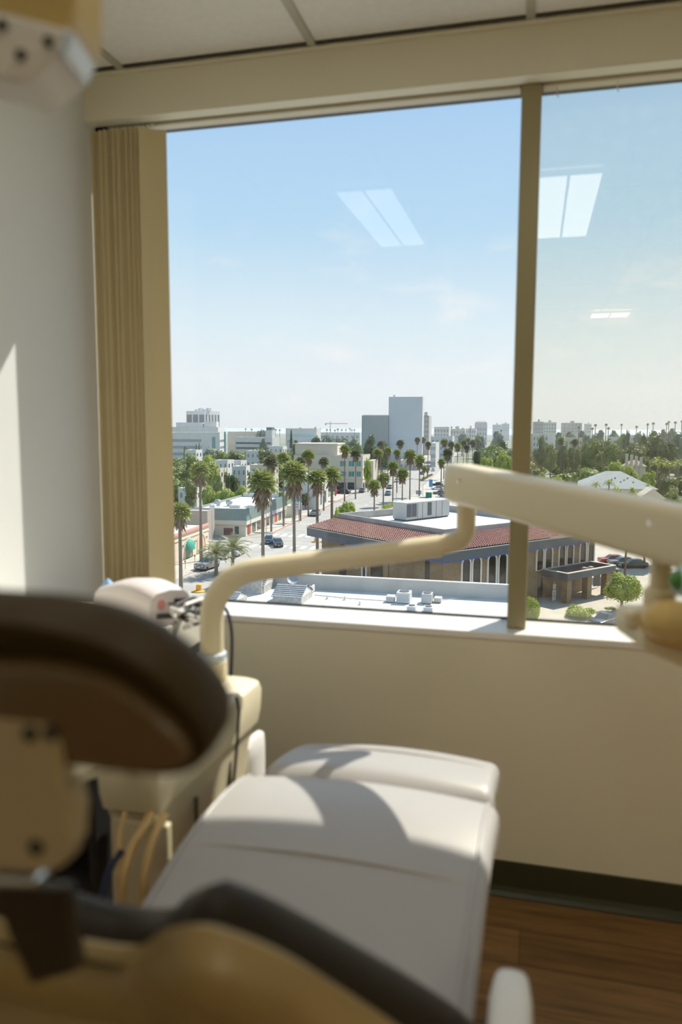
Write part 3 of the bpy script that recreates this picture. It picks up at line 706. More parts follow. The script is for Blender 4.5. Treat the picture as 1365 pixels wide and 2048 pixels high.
# ---------------------------------------------------------------- foliage meshes shared by copies
def leafcloud(seed, n, leaf, lobes, squash=0.85, spread=0.62):
    r = random.Random(seed); b = MB(); L = []
    for i in range(lobes):
        while True:
            p = Vector((r.uniform(-1, 1), r.uniform(-1, 1), r.uniform(-.8, 1)))
            if .25 < p.length < 1: break
        L.append((p*spread, r.uniform(.30, .46)))
    for c, rr in L:                              # solid cores so that no sky shows through the middle
        k = 6; rings = []
        for i in range(1, 5):
            t = math.pi*i/5; rings.append([c + Vector((math.sin(t)*math.cos(a), math.sin(t)*math.sin(a), math.cos(t)))*rr*.8 for a in [2*math.pi*j/k for j in range(k)]])
        b.loft([[Vector((p.x, p.y, p.z*squash)) for p in g] for g in rings])
    for i in range(n):
        c, rr = L[r.randrange(lobes)]
        while True:
            d = Vector((r.gauss(0, 1), r.gauss(0, 1), r.gauss(0.25, 1))).normalized(); p = c + d*rr*r.uniform(.85, 1.12)
            if all((p-c2).length > r2*.72 for c2, r2 in L): break
            if r.random() < .15: break
        nrm = (d + Vector((r.gauss(0, .45), r.gauss(0, .45), r.gauss(.2, .45)))).normalized()
        a = nrm.orthogonal().normalized(); a = (a*math.cos(i) + nrm.cross(a)*math.sin(i)).normalized(); q = nrm.cross(a)
        s = leaf*r.uniform(.6, 1.3)
        P = [p + a*s, p + q*s*.62, p - a*s, p - q*s*.62]
        b.add([Vector((v.x, v.y, v.z*squash)) for v in P], [(0, 1, 2, 3)])
    me = bpy.data.meshes.new('foliage'); me.from_pydata([tuple(v) for v in b.v], [], b.f); return me
GREEN = {
 'dark': mat('leaf_dark', (0.10, 0.135, 0.045), 0.6, noise_amt=.5, noise_scale=3, color2=(0.16, 0.19, 0.06), trans=.25),
 'mid': mat('leaf_mid', (0.20, 0.26, 0.07), 0.6, noise_amt=.5, noise_scale=3, color2=(0.32, 0.36, 0.11), trans=.3),
 'bright': mat('leaf_bright', (0.34, 0.43, 0.08), 0.55, noise_amt=.5, noise_scale=4, color2=(0.46, 0.50, 0.11), trans=.35),
 'olive': mat('leaf_olive', (0.29, 0.29, 0.12), 0.6, noise_amt=.5, noise_scale=4, color2=(0.19, 0.22, 0.09), trans=.25),
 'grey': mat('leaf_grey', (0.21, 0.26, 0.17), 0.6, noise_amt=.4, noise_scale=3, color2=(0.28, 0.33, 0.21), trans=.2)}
BARK = mat('tree_bark', (0.20, 0.155, 0.105), 0.9, noise_amt=.4, noise_scale=6)
PBARK = mat('palm_bark', (0.30, 0.245, 0.185), 0.9, noise_amt=.5, noise_scale=5, color2=(0.18, 0.14, 0.10))
FOL = {'round': [leafcloud(1, 1500, .085, 20), leafcloud(2, 1500, .085, 16), leafcloud(3, 1500, .085, 24)],
       'loose': [leafcloud(4, 900, .11, 13, .95, .70), leafcloud(5, 900, .11, 11, .95, .74)],
       'small': [leafcloud(6, 420, .15, 12), leafcloud(7, 420, .15, 10)],
       'fine': [leafcloud(8, 4200, .055, 26), leafcloud(9, 3200, .06, 18, .7)]}
def conemesh(seed):
    r = random.Random(seed); b = MB()
    b.lathe([(.30, -1), (.24, -.3), (.12, .4), (.02, .95)], n=7)
    for i in range(900):
        z = r.uniform(-1, 1); rad = .06+.42*(1-z)/2*r.uniform(.75, 1.1); a = r.uniform(0, 6.283)
        p = Vector((rad*math.cos(a), rad*math.sin(a), z)); d = Vector((math.cos(a), math.sin(a), -.5)); s = .10*r.uniform(.6, 1.2)
        t = Vector((-math.sin(a), math.cos(a), 0)); b.add([p+d*s, p+t*s*.5, p-d*s*.4, p-t*s*.5], [(0, 1, 2, 3)])
    me = bpy.data.meshes.new('foliage'); me.from_pydata([tuple(v) for v in b.v], [], b.f); return me
FOL['cone'] = [conemesh(1), conemesh(2)]
tm = MB().lathe([(1, 0), (.8, .3), (.62, 1)], n=8); _t = tm.build('trunk_source', None); TRUNK = _t.data; bpy.data.objects.remove(_t)
def part(name, me, m, parent, loc=(0, 0, 0), scale=(1, 1, 1), rot=(0, 0, 0)):
    o = bpy.data.objects.new(name, me); COL.objects.link(o); o.parent = parent; o.location = loc; o.scale = scale; o.rotation_euler = rot
    if not me.materials: me.materials.append(m)
    else:
        o.material_slots[0].link = 'OBJECT'; o.material_slots[0].material = m
    return o
_seq = [0]
def tree(px, ytop, ybot, rpx, d, shape, col, lab, group=None, cat='tree', name='leafy_tree'):
    """crown between two heights in view at depth d, trunk down to the ground"""
    for _k in range(9):
        g = dg(px, d); R = rpx*d/FPX
        if not any((g.x-q[0])**2+(g.y-q[1])**2 < (.85*(R+q[2]))**2 for q in CROWNS) or d < 130: break
        d *= 1.03
    z1, z0 = zat(ytop, d), max(zat(ybot, d), GZ+.05)
    t = thing(name, lab, cat, tuple(g), rnd.uniform(0, 6.28), group, localparts=True)
    if shape in ('round', 'small', 'loose') and z0 > GZ+2: z0 = GZ + .18*(z1-GZ); R *= 1.12
    if cat == 'bush': z0 = GZ-.55*(z1-GZ)
    h = (z1-z0)/2; c = (z1+z0)/2-GZ; _seq[0] += 1
    CROWNS.append((g.x, g.y, R)); me = FOL[shape][_seq[0] % len(FOL[shape])]
    k = .93 if shape == 'cone' else 1.0
    part('foliage', me, GREEN[col], t, (0, 0, c), (R, R, h*k/(.85 if shape in ('round', 'small') else 1)))
    if c > .9*h and cat != 'bush' and cat != 'hedge': part('trunk', TRUNK, BARK, t, (0, 0, 0), (max(.12, R*.09),)*2 + (c,))
    return t

# ---------------------------------------------------------------- palms
def fanfrond(b, base, d, length, fan, r, droop, split=.55):
    d = d.normalized(); up = Vector((0, 0, 1)); s = d.cross(up)
    s = s.normalized() if s.length > .05 else Vector((1, 0, 0)); n = s.cross(d)
    tip = base + d*length
    b.add([base - s*.02, base + s*.02, tip + s*.012, tip - s*.012], [(0, 1, 2, 3)])
    K = 9; vs = [tip]; fs = []
    tw = r.uniform(-.35, .35)
    for k in range(K):
        a = math.radians(-115 + 230*k/(K-1)); a0, a1 = a-math.radians(12), a+math.radians(12)
        def P(a, rad, dr): 
            v = d*math.cos(a) + s*math.sin(a) + n*(.18*abs(math.sin(a)) + tw*math.sin(a))
            return tip + v*rad - up*dr
        i = len(vs); L = fan*(1-.18*abs(a)/2)*r.uniform(.9, 1.1)
        vs += [P(a0, fan*split, .02), P(a1, fan*split, .02), P(a, L, droop*fan*r.uniform(.25, .6))]
        fs.append((0, i, i+2, i+1))
    b.add(vs, fs)
def crownmesh(seed, n):
    r = random.Random(seed); b = MB()
    for i in range(n):
        el = math.radians(-38 + 118*((i+.5)/n)**.9); az = i*2.39996 + r.uniform(-.2, .2)
        d = Vector((math.cos(el)*math.cos(az), math.cos(el)*math.sin(az), math.sin(el)))
        fanfrond(b, Vector((0, 0, -.08)), d, .42*r.uniform(.85, 1.1), .55*r.uniform(.85, 1.1), r, .55)
    me = bpy.data.meshes.new('crown'); me.from_pydata([tuple(v) for v in b.v], [], b.f); return me
def skirtmesh(seed, n, ln):
    r = random.Random(seed); b = MB()
    for i in range(n):
        az = i*2.39996; t = i/n; z0 = -.12 - t*.55*ln; rad = .30+.22*math.sin(math.pi*min(1, t*1.3))
        d = Vector((math.cos(az)*r.uniform(.25, .75), math.sin(az)*r.uniform(.25, .75), -1)).normalized(); q = Vector((-math.sin(az), math.cos(az), 0))
        p = Vector((math.cos(az)*rad*.35, math.sin(az)*rad*.35, z0)); L = .60*r.uniform(.6, 1.35); w = .13*r.uniform(.5, 1.2)
        e = p + d*L
        b.add([p - q*.02, p + d*L*.45 - q*w, e - q*w*.55, e + d*.1, e + q*w*.4, p + d*L*.5 + q*w, p + q*.02], [tuple(range(7))])
    b.lathe([(.07, -.12-ln*.8), (.15, -.12-ln*.55), (.17, -.4), (.10, -.1)], n=8)
    me = bpy.data.meshes.new('dead_frond_skirt'); me.from_pydata([tuple(v) for v in b.v], [], b.f); return me
CROWN = [crownmesh(1, 60), crownmesh(2, 54), crownmesh(3, 48)]
TINYC = [crownmesh(7, 22), crownmesh(8, 20)]
SKIRT = [skirtmesh(1, 70, .9), skirtmesh(2, 60, 1.3), skirtmesh(3, 44, .5)]
PGREEN = mat('palm_green', (0.27, 0.33, 0.09), 0.38, noise_amt=.6, noise_scale=2.5, color2=(0.46, 0.47, 0.18), trans=.25)
PDARK = mat('palm_green_dull', (0.19, 0.21, 0.11), 0.55, noise_amt=.5, noise_scale=2.5, color2=(0.27, 0.27, 0.15), trans=.2)
PSKIRT = mat('dead_fronds', (0.36, 0.27, 0.185), 0.8, noise_amt=.5, noise_scale=3, color2=(0.22, 0.155, 0.10), trans=.15)
def palm(g, ztop, R, lab, group, k=0, skirt=0, tr=.28, green=None, tiny=False, name='fan_palm'):
    t = thing(name, lab, 'palm tree', tuple(g), rnd.uniform(0, 6.28), group, localparts=True)
    H = ztop-g.z; CROWNS.append((g.x, g.y, R*.8))
    part('crown', (TINYC[k % 2] if tiny else CROWN[k % 3]), green or PGREEN, t, (0, 0, H), (R, R, R*.95), (rnd.uniform(-.06, .06), rnd.uniform(-.06, .06), 0))
    if not tiny: part('dead_frond_skirt', SKIRT[skirt], PSKIRT, t, (0, 0, H), (R, R, R))
    part('trunk', TRUNK, PBARK, t, (0, 0, 0), (tr, tr, H-.1*R))
    return t
# near palms: (base px, base py, crown px centre y, radius px, skirt, label)
near = [
 (363, 1205, 1018, 30, 1, 'fan palm half hidden by the blind with pink dry fronds'),
 (403, 1123, 936, 27, 1, 'tall fan palm on the left sidewalk before the arched storefront'),
 (527, 1190, 958, 40, 1, 'large fan palm with thick brown skirt before the green mansard building'),
 (589, 1150, 940, 38, 1, 'fan palm right of the thick skirted palm with leaning knobbly trunk'),
 (635, 1151, 950, 27, 1, 'fan palm rising behind the left tip of the tiled roof'),
 (664, 1132, 943, 25, 0, 'fan palm just left of the cream office with short skirt'),
 (749, 1022, 966, 18, 0, 'short fan palm nearest the rooftop parapet with drooping grey skirt'),
 (767, 1013, 951, 17, 0, 'second short palm behind the parapet planter'),
 (786, 1011, 927, 17, 0, 'third palm along the parapet planter, before the blank tower base'),
 (805, 1002, 942, 17, 0, 'fourth palm along the parapet planter, short with broad skirt'),
 (820, 1003, 905, 18, 0, 'tall palm rising before the blank tower from the planter'),
 (839, 993, 914, 16, 0, 'slim palm at the right edge of the blank tower'),
]
for i, (bx, by, cy, rp, sk, lab) in enumerate(near):
    g = gp(bx, by); d = (g-EYE).dot(FWD); palm(g, zat(cy+4, d), rp*d/FPX*1.0, lab, 'fan palms along the avenue', i, sk, .30 if i < 6 else .24)
# mid palms: crown px, crown py, radius px, depth, label
mid = [
 (542, 922, 20, 160, 'left sidewalk palm behind the thick skirted palm'),
 (567, 915, 20, 169, 'left sidewalk palm behind the leaning trunk palm'),
 (601, 922, 16, 180, 'left sidewalk palm beside the blue and white sign'),
 (617, 908, 18, 190, 'left sidewalk palm with brown skirt before the cream office'),
 (648, 921, 14, 203, 'left sidewalk palm before the narrow white building'),
 (690, 896, 15, 228, 'left of two palms on the corner before the teal windows'),
 (712, 905, 14, 236, 'right of two palms on the corner before the teal windows'),
 (757, 903, 14, 290, 'palm before the foot of the dark glass tower'),
 (762, 886, 11, 330, 'palm at the right edge of the dark glass tower'),
 (777, 898, 11, 300, 'palm below the seam between the two towers'),
 (801, 884, 11, 300, 'leafy palm before the middle of the blank tower'),
 (795, 903, 11, 260, 'dull palm low before the blank tower'),
 (835, 877, 8, 420, 'left of two thin palms at the right edge of the blank tower'),
 (847, 876, 8, 430, 'right of two thin palms at the right edge of the blank tower'),
 (857, 886, 9, 340, 'palm just right of the blank tower'),
 (849, 934, 8, 330, 'small bushy palm on the avenue median, left one'),
 (856, 936, 7, 345, 'small bushy palm on the avenue median, right one'),
 (884, 921, 11, 240, 'short palm right of the median, left of the large pale palm'),
 (896, 903, 14, 250, 'large pale palm beside the parking lot'),
 (889, 881, 11, 330, 'first palm of the dense right hand row'),
 (903, 886, 10, 330, 'second palm of the dense right hand row'),
 (916, 889, 10, 320, 'third palm of the dense right hand row'),
 (928, 883, 9, 370, 'fourth palm of the dense right hand row'),
 (937, 877, 8, 410, 'fifth palm of the dense right hand row, further back'),
 (946, 882, 9, 390, 'sixth palm of the dense right hand row'),
 (955, 878, 8, 420, 'seventh palm of the dense right hand row, beside the domed trees'),
 (934, 892, 9, 330, 'low palm under the middle of the right hand row'),
 (1123, 876, 9, 330, 'dark palm among trees in the right pane nearest the mullion'),
 (1150, 880, 10, 320, 'olive palm among trees in the right pane'),
]
for i, (cx, cy, rp, d, lab) in enumerate(mid):
    palm(dg(cx, d), zat(cy+2, d), rp*d/FPX, lab, 'fan palms further down the avenue', i, (0, 2, 0)[i % 3], .24, PGREEN if i % 2 else PDARK)
tiny = [(492, 859), (504, 860), (552, 860), (560, 861), (601, 857), (631, 856), (641, 858), (654, 860), (661, 860), (670, 861), (676, 859), (684, 860),
        (692, 860), (700, 858), (704, 860), (709, 860), (894, 854), (903, 854), (912, 854), (925, 857), (940, 858), (1002, 860)]
ordw = ['first', 'second', 'third', 'fourth', 'fifth', 'sixth', 'seventh', 'eighth', 'ninth', 'tenth', 'eleventh', 'twelfth', 'thirteenth', 'fourteenth', 'fifteenth', 'sixteenth', 'seventeenth', 'eighteenth', 'nineteenth', 'twentieth',
        'twenty-first', 'twenty-second', 'twenty-third', 'twenty-fourth', 'twenty-fifth', 'twenty-sixth', 'twenty-seventh', 'twenty-eighth', 'twenty-ninth', 'thirtieth']
for i, (cx, cy) in enumerate(tiny):
    d = rnd.uniform(640, 760); palm(dg(cx, d), zat(cy, d), rnd.uniform(2.6, 3.6)*d/FPX, f'{ordw[i]} tiny skyline palm from the left in the left pane', 'tiny palms on the skyline of the left pane', i, tr=.3, green=PDARK, tiny=True, name='skyline_palm')
tiny2 = [(1157, 853), (1184, 856), (1190, 849), (1211, 848), (1216, 855), (1242, 848), (1272, 852), (1294, 847), (1305, 845), (1332, 846), (1336, 842), (1349, 843), (1362, 841)]
for i, (cx, cy) in enumerate(tiny2):
    d = rnd.uniform(430, 520); palm(dg(cx, d), zat(cy, d), rnd.uniform(3.6, 4.6)*d/FPX, f'{ordw[i]} skyline palm from the left in the right pane', 'tiny palms on the skyline of the right pane', i, tr=.3, green=PDARK, tiny=True, name='skyline_palm')
# feather palms
def feathermesh(seed, n, el0, el1, arch):
    r = random.Random(seed); b = MB()
    for i in range(n):
        el = math.radians(el0 + (el1-el0)*((i+.5)/n)); az = i*2.39996
        p = Vector((0, 0, 0)); d = Vector((math.cos(el)*math.cos(az), math.cos(el)*math.sin(az), math.sin(el))); K = 9; L = r.uniform(.85, 1.08)/K; pts = [p]
        for k in range(K):
            p = p + d*L; d = (d + Vector((0, 0, -arch))).normalized(); pts.append(p)
        s = Vector((-math.sin(az), math.cos(az), 0))
        for k in range(1, K+1):
            for sg in (-1, 1):
                for q in (0, .5):
                    t = (pts[k]-pts[k-1]); o = pts[k-1] + t*q; ll = .24*math.sin(math.pi*(k-.3)/(K+.6))+.04
                    e = o + s*sg*ll*.8 + t.normalized()*ll*.7 + Vector((0, 0, ll*.25)); w = t.normalized()*.018
                    b.add([o-w, o+w, e], [(0, 1, 2)])
        b.tube(pts, [.012]*len(pts), 4, cap=False)
    me = bpy.data.meshes.new('crown'); me.from_pydata([tuple(v) for v in b.v], [], b.f); return me
FEATH = [feathermesh(1, 34, -5, 78, .16), feathermesh(2, 26, 10, 80, .24)]
FGR = mat('feather_green', (0.22, 0.25, 0.09), 0.5, noise_amt=.5, noise_scale=3, color2=(0.33, 0.33, 0.14), trans=.25)
FBR = mat('feather_bright', (0.24, 0.31, 0.05), 0.45, noise_amt=.5, noise_scale=3, color2=(0.46, 0.50, 0.11), trans=.3)
def feather(px, pybase, cy, rpx, k, m, lab, d=None, tr=.25):
    g = gp(px, pybase) if d is None else dg(px, d); d = (g-EYE).dot(FWD); zt = zat(cy, d)
    t = thing('feather_palm', lab, 'palm tree', tuple(g), rnd.uniform(0, 6), 'feather palms', localparts=True)
    R = rpx*d/FPX; part('crown', FEATH[k], m, t, (0, 0, zt-g.z), (R, R, R*.85))
    part('trunk', TRUNK, PBARK, t, (0, 0, 0), (tr, tr, zt-g.z))
feather(433, 1152, 1108, 42, 0, FGR, 'spiky feather palm behind the bend of the bent tube', tr=.35)
feather(466, 1143, 1098, 44, 0, FGR, 'second spiky feather palm right of the first by the avenue', tr=.35)
for i, (px, cy, r, d, lab) in enumerate([(1318, 918, 22, 215, 'bright feather palm above the grey roofed house'), (1342, 922, 18, 225, 'second bright feather palm right of the first above the grey roof'), (1360, 918, 16, 235, 'bright feather palm at the right frame edge'),
        (1196, 962, 14, 190, 'small feather palm left of the grey roofed house'), (1222, 958, 15, 190, 'small feather palm before the grey roofed house'), (1300, 962, 8, 185, 'young feather palm beside the lamp post before the grey roof')]):
    feather(px, 0, cy+6, r, 1, FBR, lab, d)

# ---------------------------------------------------------------- trees (px, ytop, ybottom, half width px, depth, shape, colour, label)
TR = [
 (385, 905, 965, 30, 235, 'round', 'mid', 'broad green tree left edge of the left pane beside the blind'),
 (412, 908, 960, 24, 228, 'round', 'bright', 'rounded light green tree behind the tall left palm'),
 (440, 898, 925, 18, 330, 'round', 'mid', 'wide green tree below the white hospital block'),
 (470, 902, 928, 22, 325, 'round', 'dark', 'dark clipped tree row, left end, below the hospital'),
 (498, 906, 928, 18, 320, 'round', 'mid', 'green clipped tree row, right end, below the hospital'),
 (425, 893, 910, 18, 420, 'small', 'grey', 'hazy tree clump before the hospital facade'),
 (393, 888, 908, 7, 440, 'cone', 'grey', 'left of two slim conifers before the hospital'),
 (399, 885, 908, 7, 440, 'cone', 'grey', 'right of two slim conifers before the hospital'),
 (372, 893, 910, 10, 430, 'small', 'olive', 'small tree at the hospital foot by the blind'),
 (537, 886, 928, 20, 290, 'loose', 'olive', 'tall loose eucalyptus between hospital and cream office'),
 (528, 876, 905, 9, 420, 'small', 'grey', 'grey green tree above the eucalyptus'),
 (552, 905, 935, 14, 270, 'loose', 'olive', 'olive tree right of the eucalyptus'),
 (583, 858, 898, 10, 430, 'cone', 'dark', 'dark pointed conifer before the distant white block'),
 (524, 856, 872, 12, 640, 'small', 'grey', 'rounded hazy tree on the long white roof'),
 (592, 880, 896, 9, 420, 'small', 'dark', 'dark low tree right of the pointed conifer'),
 (632, 868, 895, 11, 430, 'small', 'dark', 'dark tree left of the hazy tree belt'),
 (655, 868, 892, 18, 520, 'round', 'grey', 'hazy broad tree left of the dark glass tower'),
 (685, 870, 892, 18, 540, 'round', 'grey', 'second hazy broad tree left of the dark glass tower'),
 (708, 873, 897, 17, 470, 'round', 'grey', 'hazy broad tree touching the dark glass tower'),
 (670, 880, 900, 14, 430, 'small', 'mid', 'green tree behind the cream office roof'),
 (716, 884, 905, 14, 400, 'small', 'mid', 'green tree right behind the cream office'),
 (742, 866, 935, 16, 360, 'round', 'dark', 'dark tree covering the foot of the glass tower'),
 (765, 880, 930, 15, 350, 'round', 'dark', 'second dark tree at the foot of the glass tower'),
 (737, 912, 926, 9, 262, 'small', 'bright', 'roof terrace shrub on the cream office'),
 (497, 932, 965, 12, 240, 'loose', 'dark', 'dark dense tree left of the thick skirted palm'),
 (463, 937, 985, 14, 215, 'loose', 'dark', 'dark upright tree before the low white houses'),
 (435, 950, 985, 13, 210, 'small', 'mid', 'mid green tree left of the dark upright tree'),
 (448, 934, 968, 3.2, 225, 'cone', 'dark', 'thin cypress before the low white houses, left'),
 (453, 936, 968, 3.0, 225, 'cone', 'dark', 'thin cypress before the low white houses, right'),
 (509, 900, 925, 3.2, 330, 'cone', 'dark', 'thin cypress beside the eucalyptus'),
 (375, 955, 1000, 18, 190, 'loose', 'olive', 'dry olive tree by the blind above the red brick wall'),
 (418, 970, 1003, 17, 185, 'round', 'bright', 'bright rounded tree behind the flat roof, left end'),
 (448, 972, 1003, 20, 183, 'round', 'bright', 'bright rounded tree behind the flat roof, middle'),
 (484, 970, 1003, 20, 183, 'round', 'bright', 'bright rounded tree behind the flat roof, right end'),
 (510, 935, 975, 12, 230, 'loose', 'olive', 'olive tree behind the thick skirted palm'),
 (560, 975, 1010, 14, 195, 'loose', 'mid', 'green tree between two sidewalk palms'),
 (590, 950, 985, 10, 215, 'loose', 'olive', 'loose tree left of the narrow white building'),
 (612, 985, 1012, 9, 205, 'small', 'olive', 'low shrub tree by the pink banner'),
 (700, 1000, 1035, 20, 150, 'loose', 'bright', 'pale yellow green tree above the tiled roof peak'),
 (676, 1003, 1040, 10, 140, 'loose', 'bright', 'sparse small tree left of the pale yellow green one'),
 (985, 884, 925, 30, 290, 'round', 'mid', 'large domed tree left of the mullion'),
 (962, 892, 925, 18, 300, 'round', 'dark', 'dark domed tree beside the palm row'),
 (1003, 876, 900, 22, 330, 'round', 'dark', 'dark domed tree behind the large domed tree'),
 (1010, 900, 945, 18, 270, 'round', 'bright', 'lighter domed tree touching the mullion'),
 (975, 906, 942, 16, 268, 'round', 'bright', 'low light green dome below the large domed tree'),
 (960, 864, 885, 13, 560, 'small', 'grey', 'hazy tree below the domed top building'),
 (995, 860, 878, 14, 600, 'small', 'grey', 'hazy tree left of the mullion on the skyline'),
 (925, 862, 880, 12, 600, 'small', 'grey', 'hazy trees behind the dense palm row'),
]
RP = [(1084, 866, 905, 15, 330, 'round', 'olive'), (1103, 882, 906, 12, 320, 'round', 'mid'), (1127, 884, 906, 14, 330, 'round', 'olive'), (1150, 884, 907, 13, 325, 'round', 'mid'), (1172, 880, 908, 15, 320, 'round', 'mid'),
      (1190, 872, 906, 17, 315, 'round', 'mid'), (1210, 870, 915, 18, 310, 'round', 'olive'), (1230, 880, 918, 18, 300, 'round', 'mid'), (1262, 880, 920, 22, 290, 'round', 'olive'), (1255, 856, 884, 9, 400, 'round', 'dark'),
      (1289, 862, 888, 7, 400, 'round', 'dark'), (1310, 866, 918, 24, 285, 'round', 'dark'), (1336, 872, 918, 22, 290, 'round', 'dark'), (1356, 858, 892, 16, 340, 'round', 'grey'), (1285, 884, 915, 14, 300, 'round', 'mid'),
      (1140, 860, 880, 12, 520, 'small', 'grey'), (1165, 858, 880, 10, 540, 'small', 'grey'), (1200, 857, 876, 12, 560, 'small', 'grey'), (1226, 858, 876, 10, 560, 'small', 'grey'), (1245, 864, 884, 12, 420, 'small', 'mid'),
      (1275, 858, 878, 10, 520, 'small', 'grey'), (1305, 858, 880, 14, 420, 'small', 'mid'), (1325, 855, 874, 10, 520, 'small', 'grey'), (1344, 853, 870, 10, 560, 'small', 'grey'), (1118, 862, 884, 12, 520, 'small', 'grey'), (1178, 868, 884, 10, 480, 'small', 'grey')]
RP.sort()
for i, r in enumerate(RP): r = r[:3]+(r[3]*1.22,)+r[4:]; TR.append(r + (f'{ordw[i]} tree from the left in the leafy belt of the right pane',))
TR += [
 (1236, 914, 950, 19, 250, 'round', 'bright', 'bright rounded tree left of the four chimneys'),
 (1262, 926, 950, 20, 240, 'round', 'bright', 'bright low tree below the four chimneys'),
 (1215, 930, 955, 15, 245, 'small', 'mid', 'green tree left of the bright rounded tree'),
 (1335, 945, 985, 20, 215, 'round', 'dark', 'dark tree right of the grey roofed house'),
 (1352, 968, 1015, 22, 175, 'round', 'mid', 'green tree at the right frame edge above the spring arm'),
 (1300, 930, 955, 15, 235, 'loose', 'bright', 'leafy bright tree right of the four chimneys'),
 (1085, 942, 965, 15, 190, 'small', 'bright', 'low green hedge tree beside the mullion above the spring arm'),
 (1115, 944, 968, 16, 190, 'small', 'bright', 'low green hedge tree second from the mullion above the spring arm'),
 (1150, 946, 970, 15, 190, 'small', 'mid', 'low green hedge tree third from the mullion above the spring arm'),
 (1240, 966, 988, 14, 172, 'small', 'bright', 'yellow green shrub before the grey roofed house, left'),
 (1268, 972, 994, 14, 170, 'small', 'bright', 'yellow green shrub before the grey roofed house, right'),
]
for px, yt, yb, rp, d, shp, colr, lab in TR:
    tree(px, yt, yb, rp, d, shp, colr, lab, 'town trees' if d < 400 else 'hazy distant trees')
BU = [
 (1258, 1136, 1222, 40, 91, 'fine', 'bright', 'clipped round ficus tree on the plaza beside the bank', 'tree', 'round_ficus'),
 (1173, 1202, 1240, 36, 88, 'fine', 'bright', 'broad bright bush above the window sill right of mullion', 'bush', 'bush'),
 (1073, 1184, 1240, 20, 87, 'fine', 'bright', 'upright bright bush touching the mullion', 'bush', 'bush'),
 (1236, 1218, 1240, 14, 92, 'fine', 'mid', 'low hedge behind the dark parked car', 'bush', 'hedge'),
 (1233, 1117, 1142, 10, 112, 'fine', 'olive', 'low hedge by the parking lot behind the bank corner', 'bush', 'hedge'),
 (1248, 1120, 1145, 8, 109, 'fine', 'olive', 'second low hedge by the parking lot ramp', 'bush', 'hedge'),
]
for px, yt, yb, rp, d, shp, colr, lab, cat, nm in BU:
    g = dg(px, d); 
    t = tree(px, yt, yb, rp, d, shp, colr, lab, None, cat, nm)
for px, d, R in ((1262, 113, 4.6), (1300, 120, 4.3), (1345, 123, 4.6)):
    g = dg(px, d); t = thing('lot_tree', {1262: 'shade tree of the parking lot mostly behind the spring arm, left one', 1300: 'shade tree of the parking lot mostly behind the spring arm, middle one', 1345: 'shade tree of the parking lot mostly behind the spring arm, right one'}[px], 'tree', tuple(g), 0, localparts=True)
    part('foliage', FOL['round'][0], GREEN['mid'], t, (0, 0, 6.6), (R*.85, R*.85, 2.9)); part('trunk', TRUNK, BARK, t, (0, 0, 0), (.2, .2, 5))
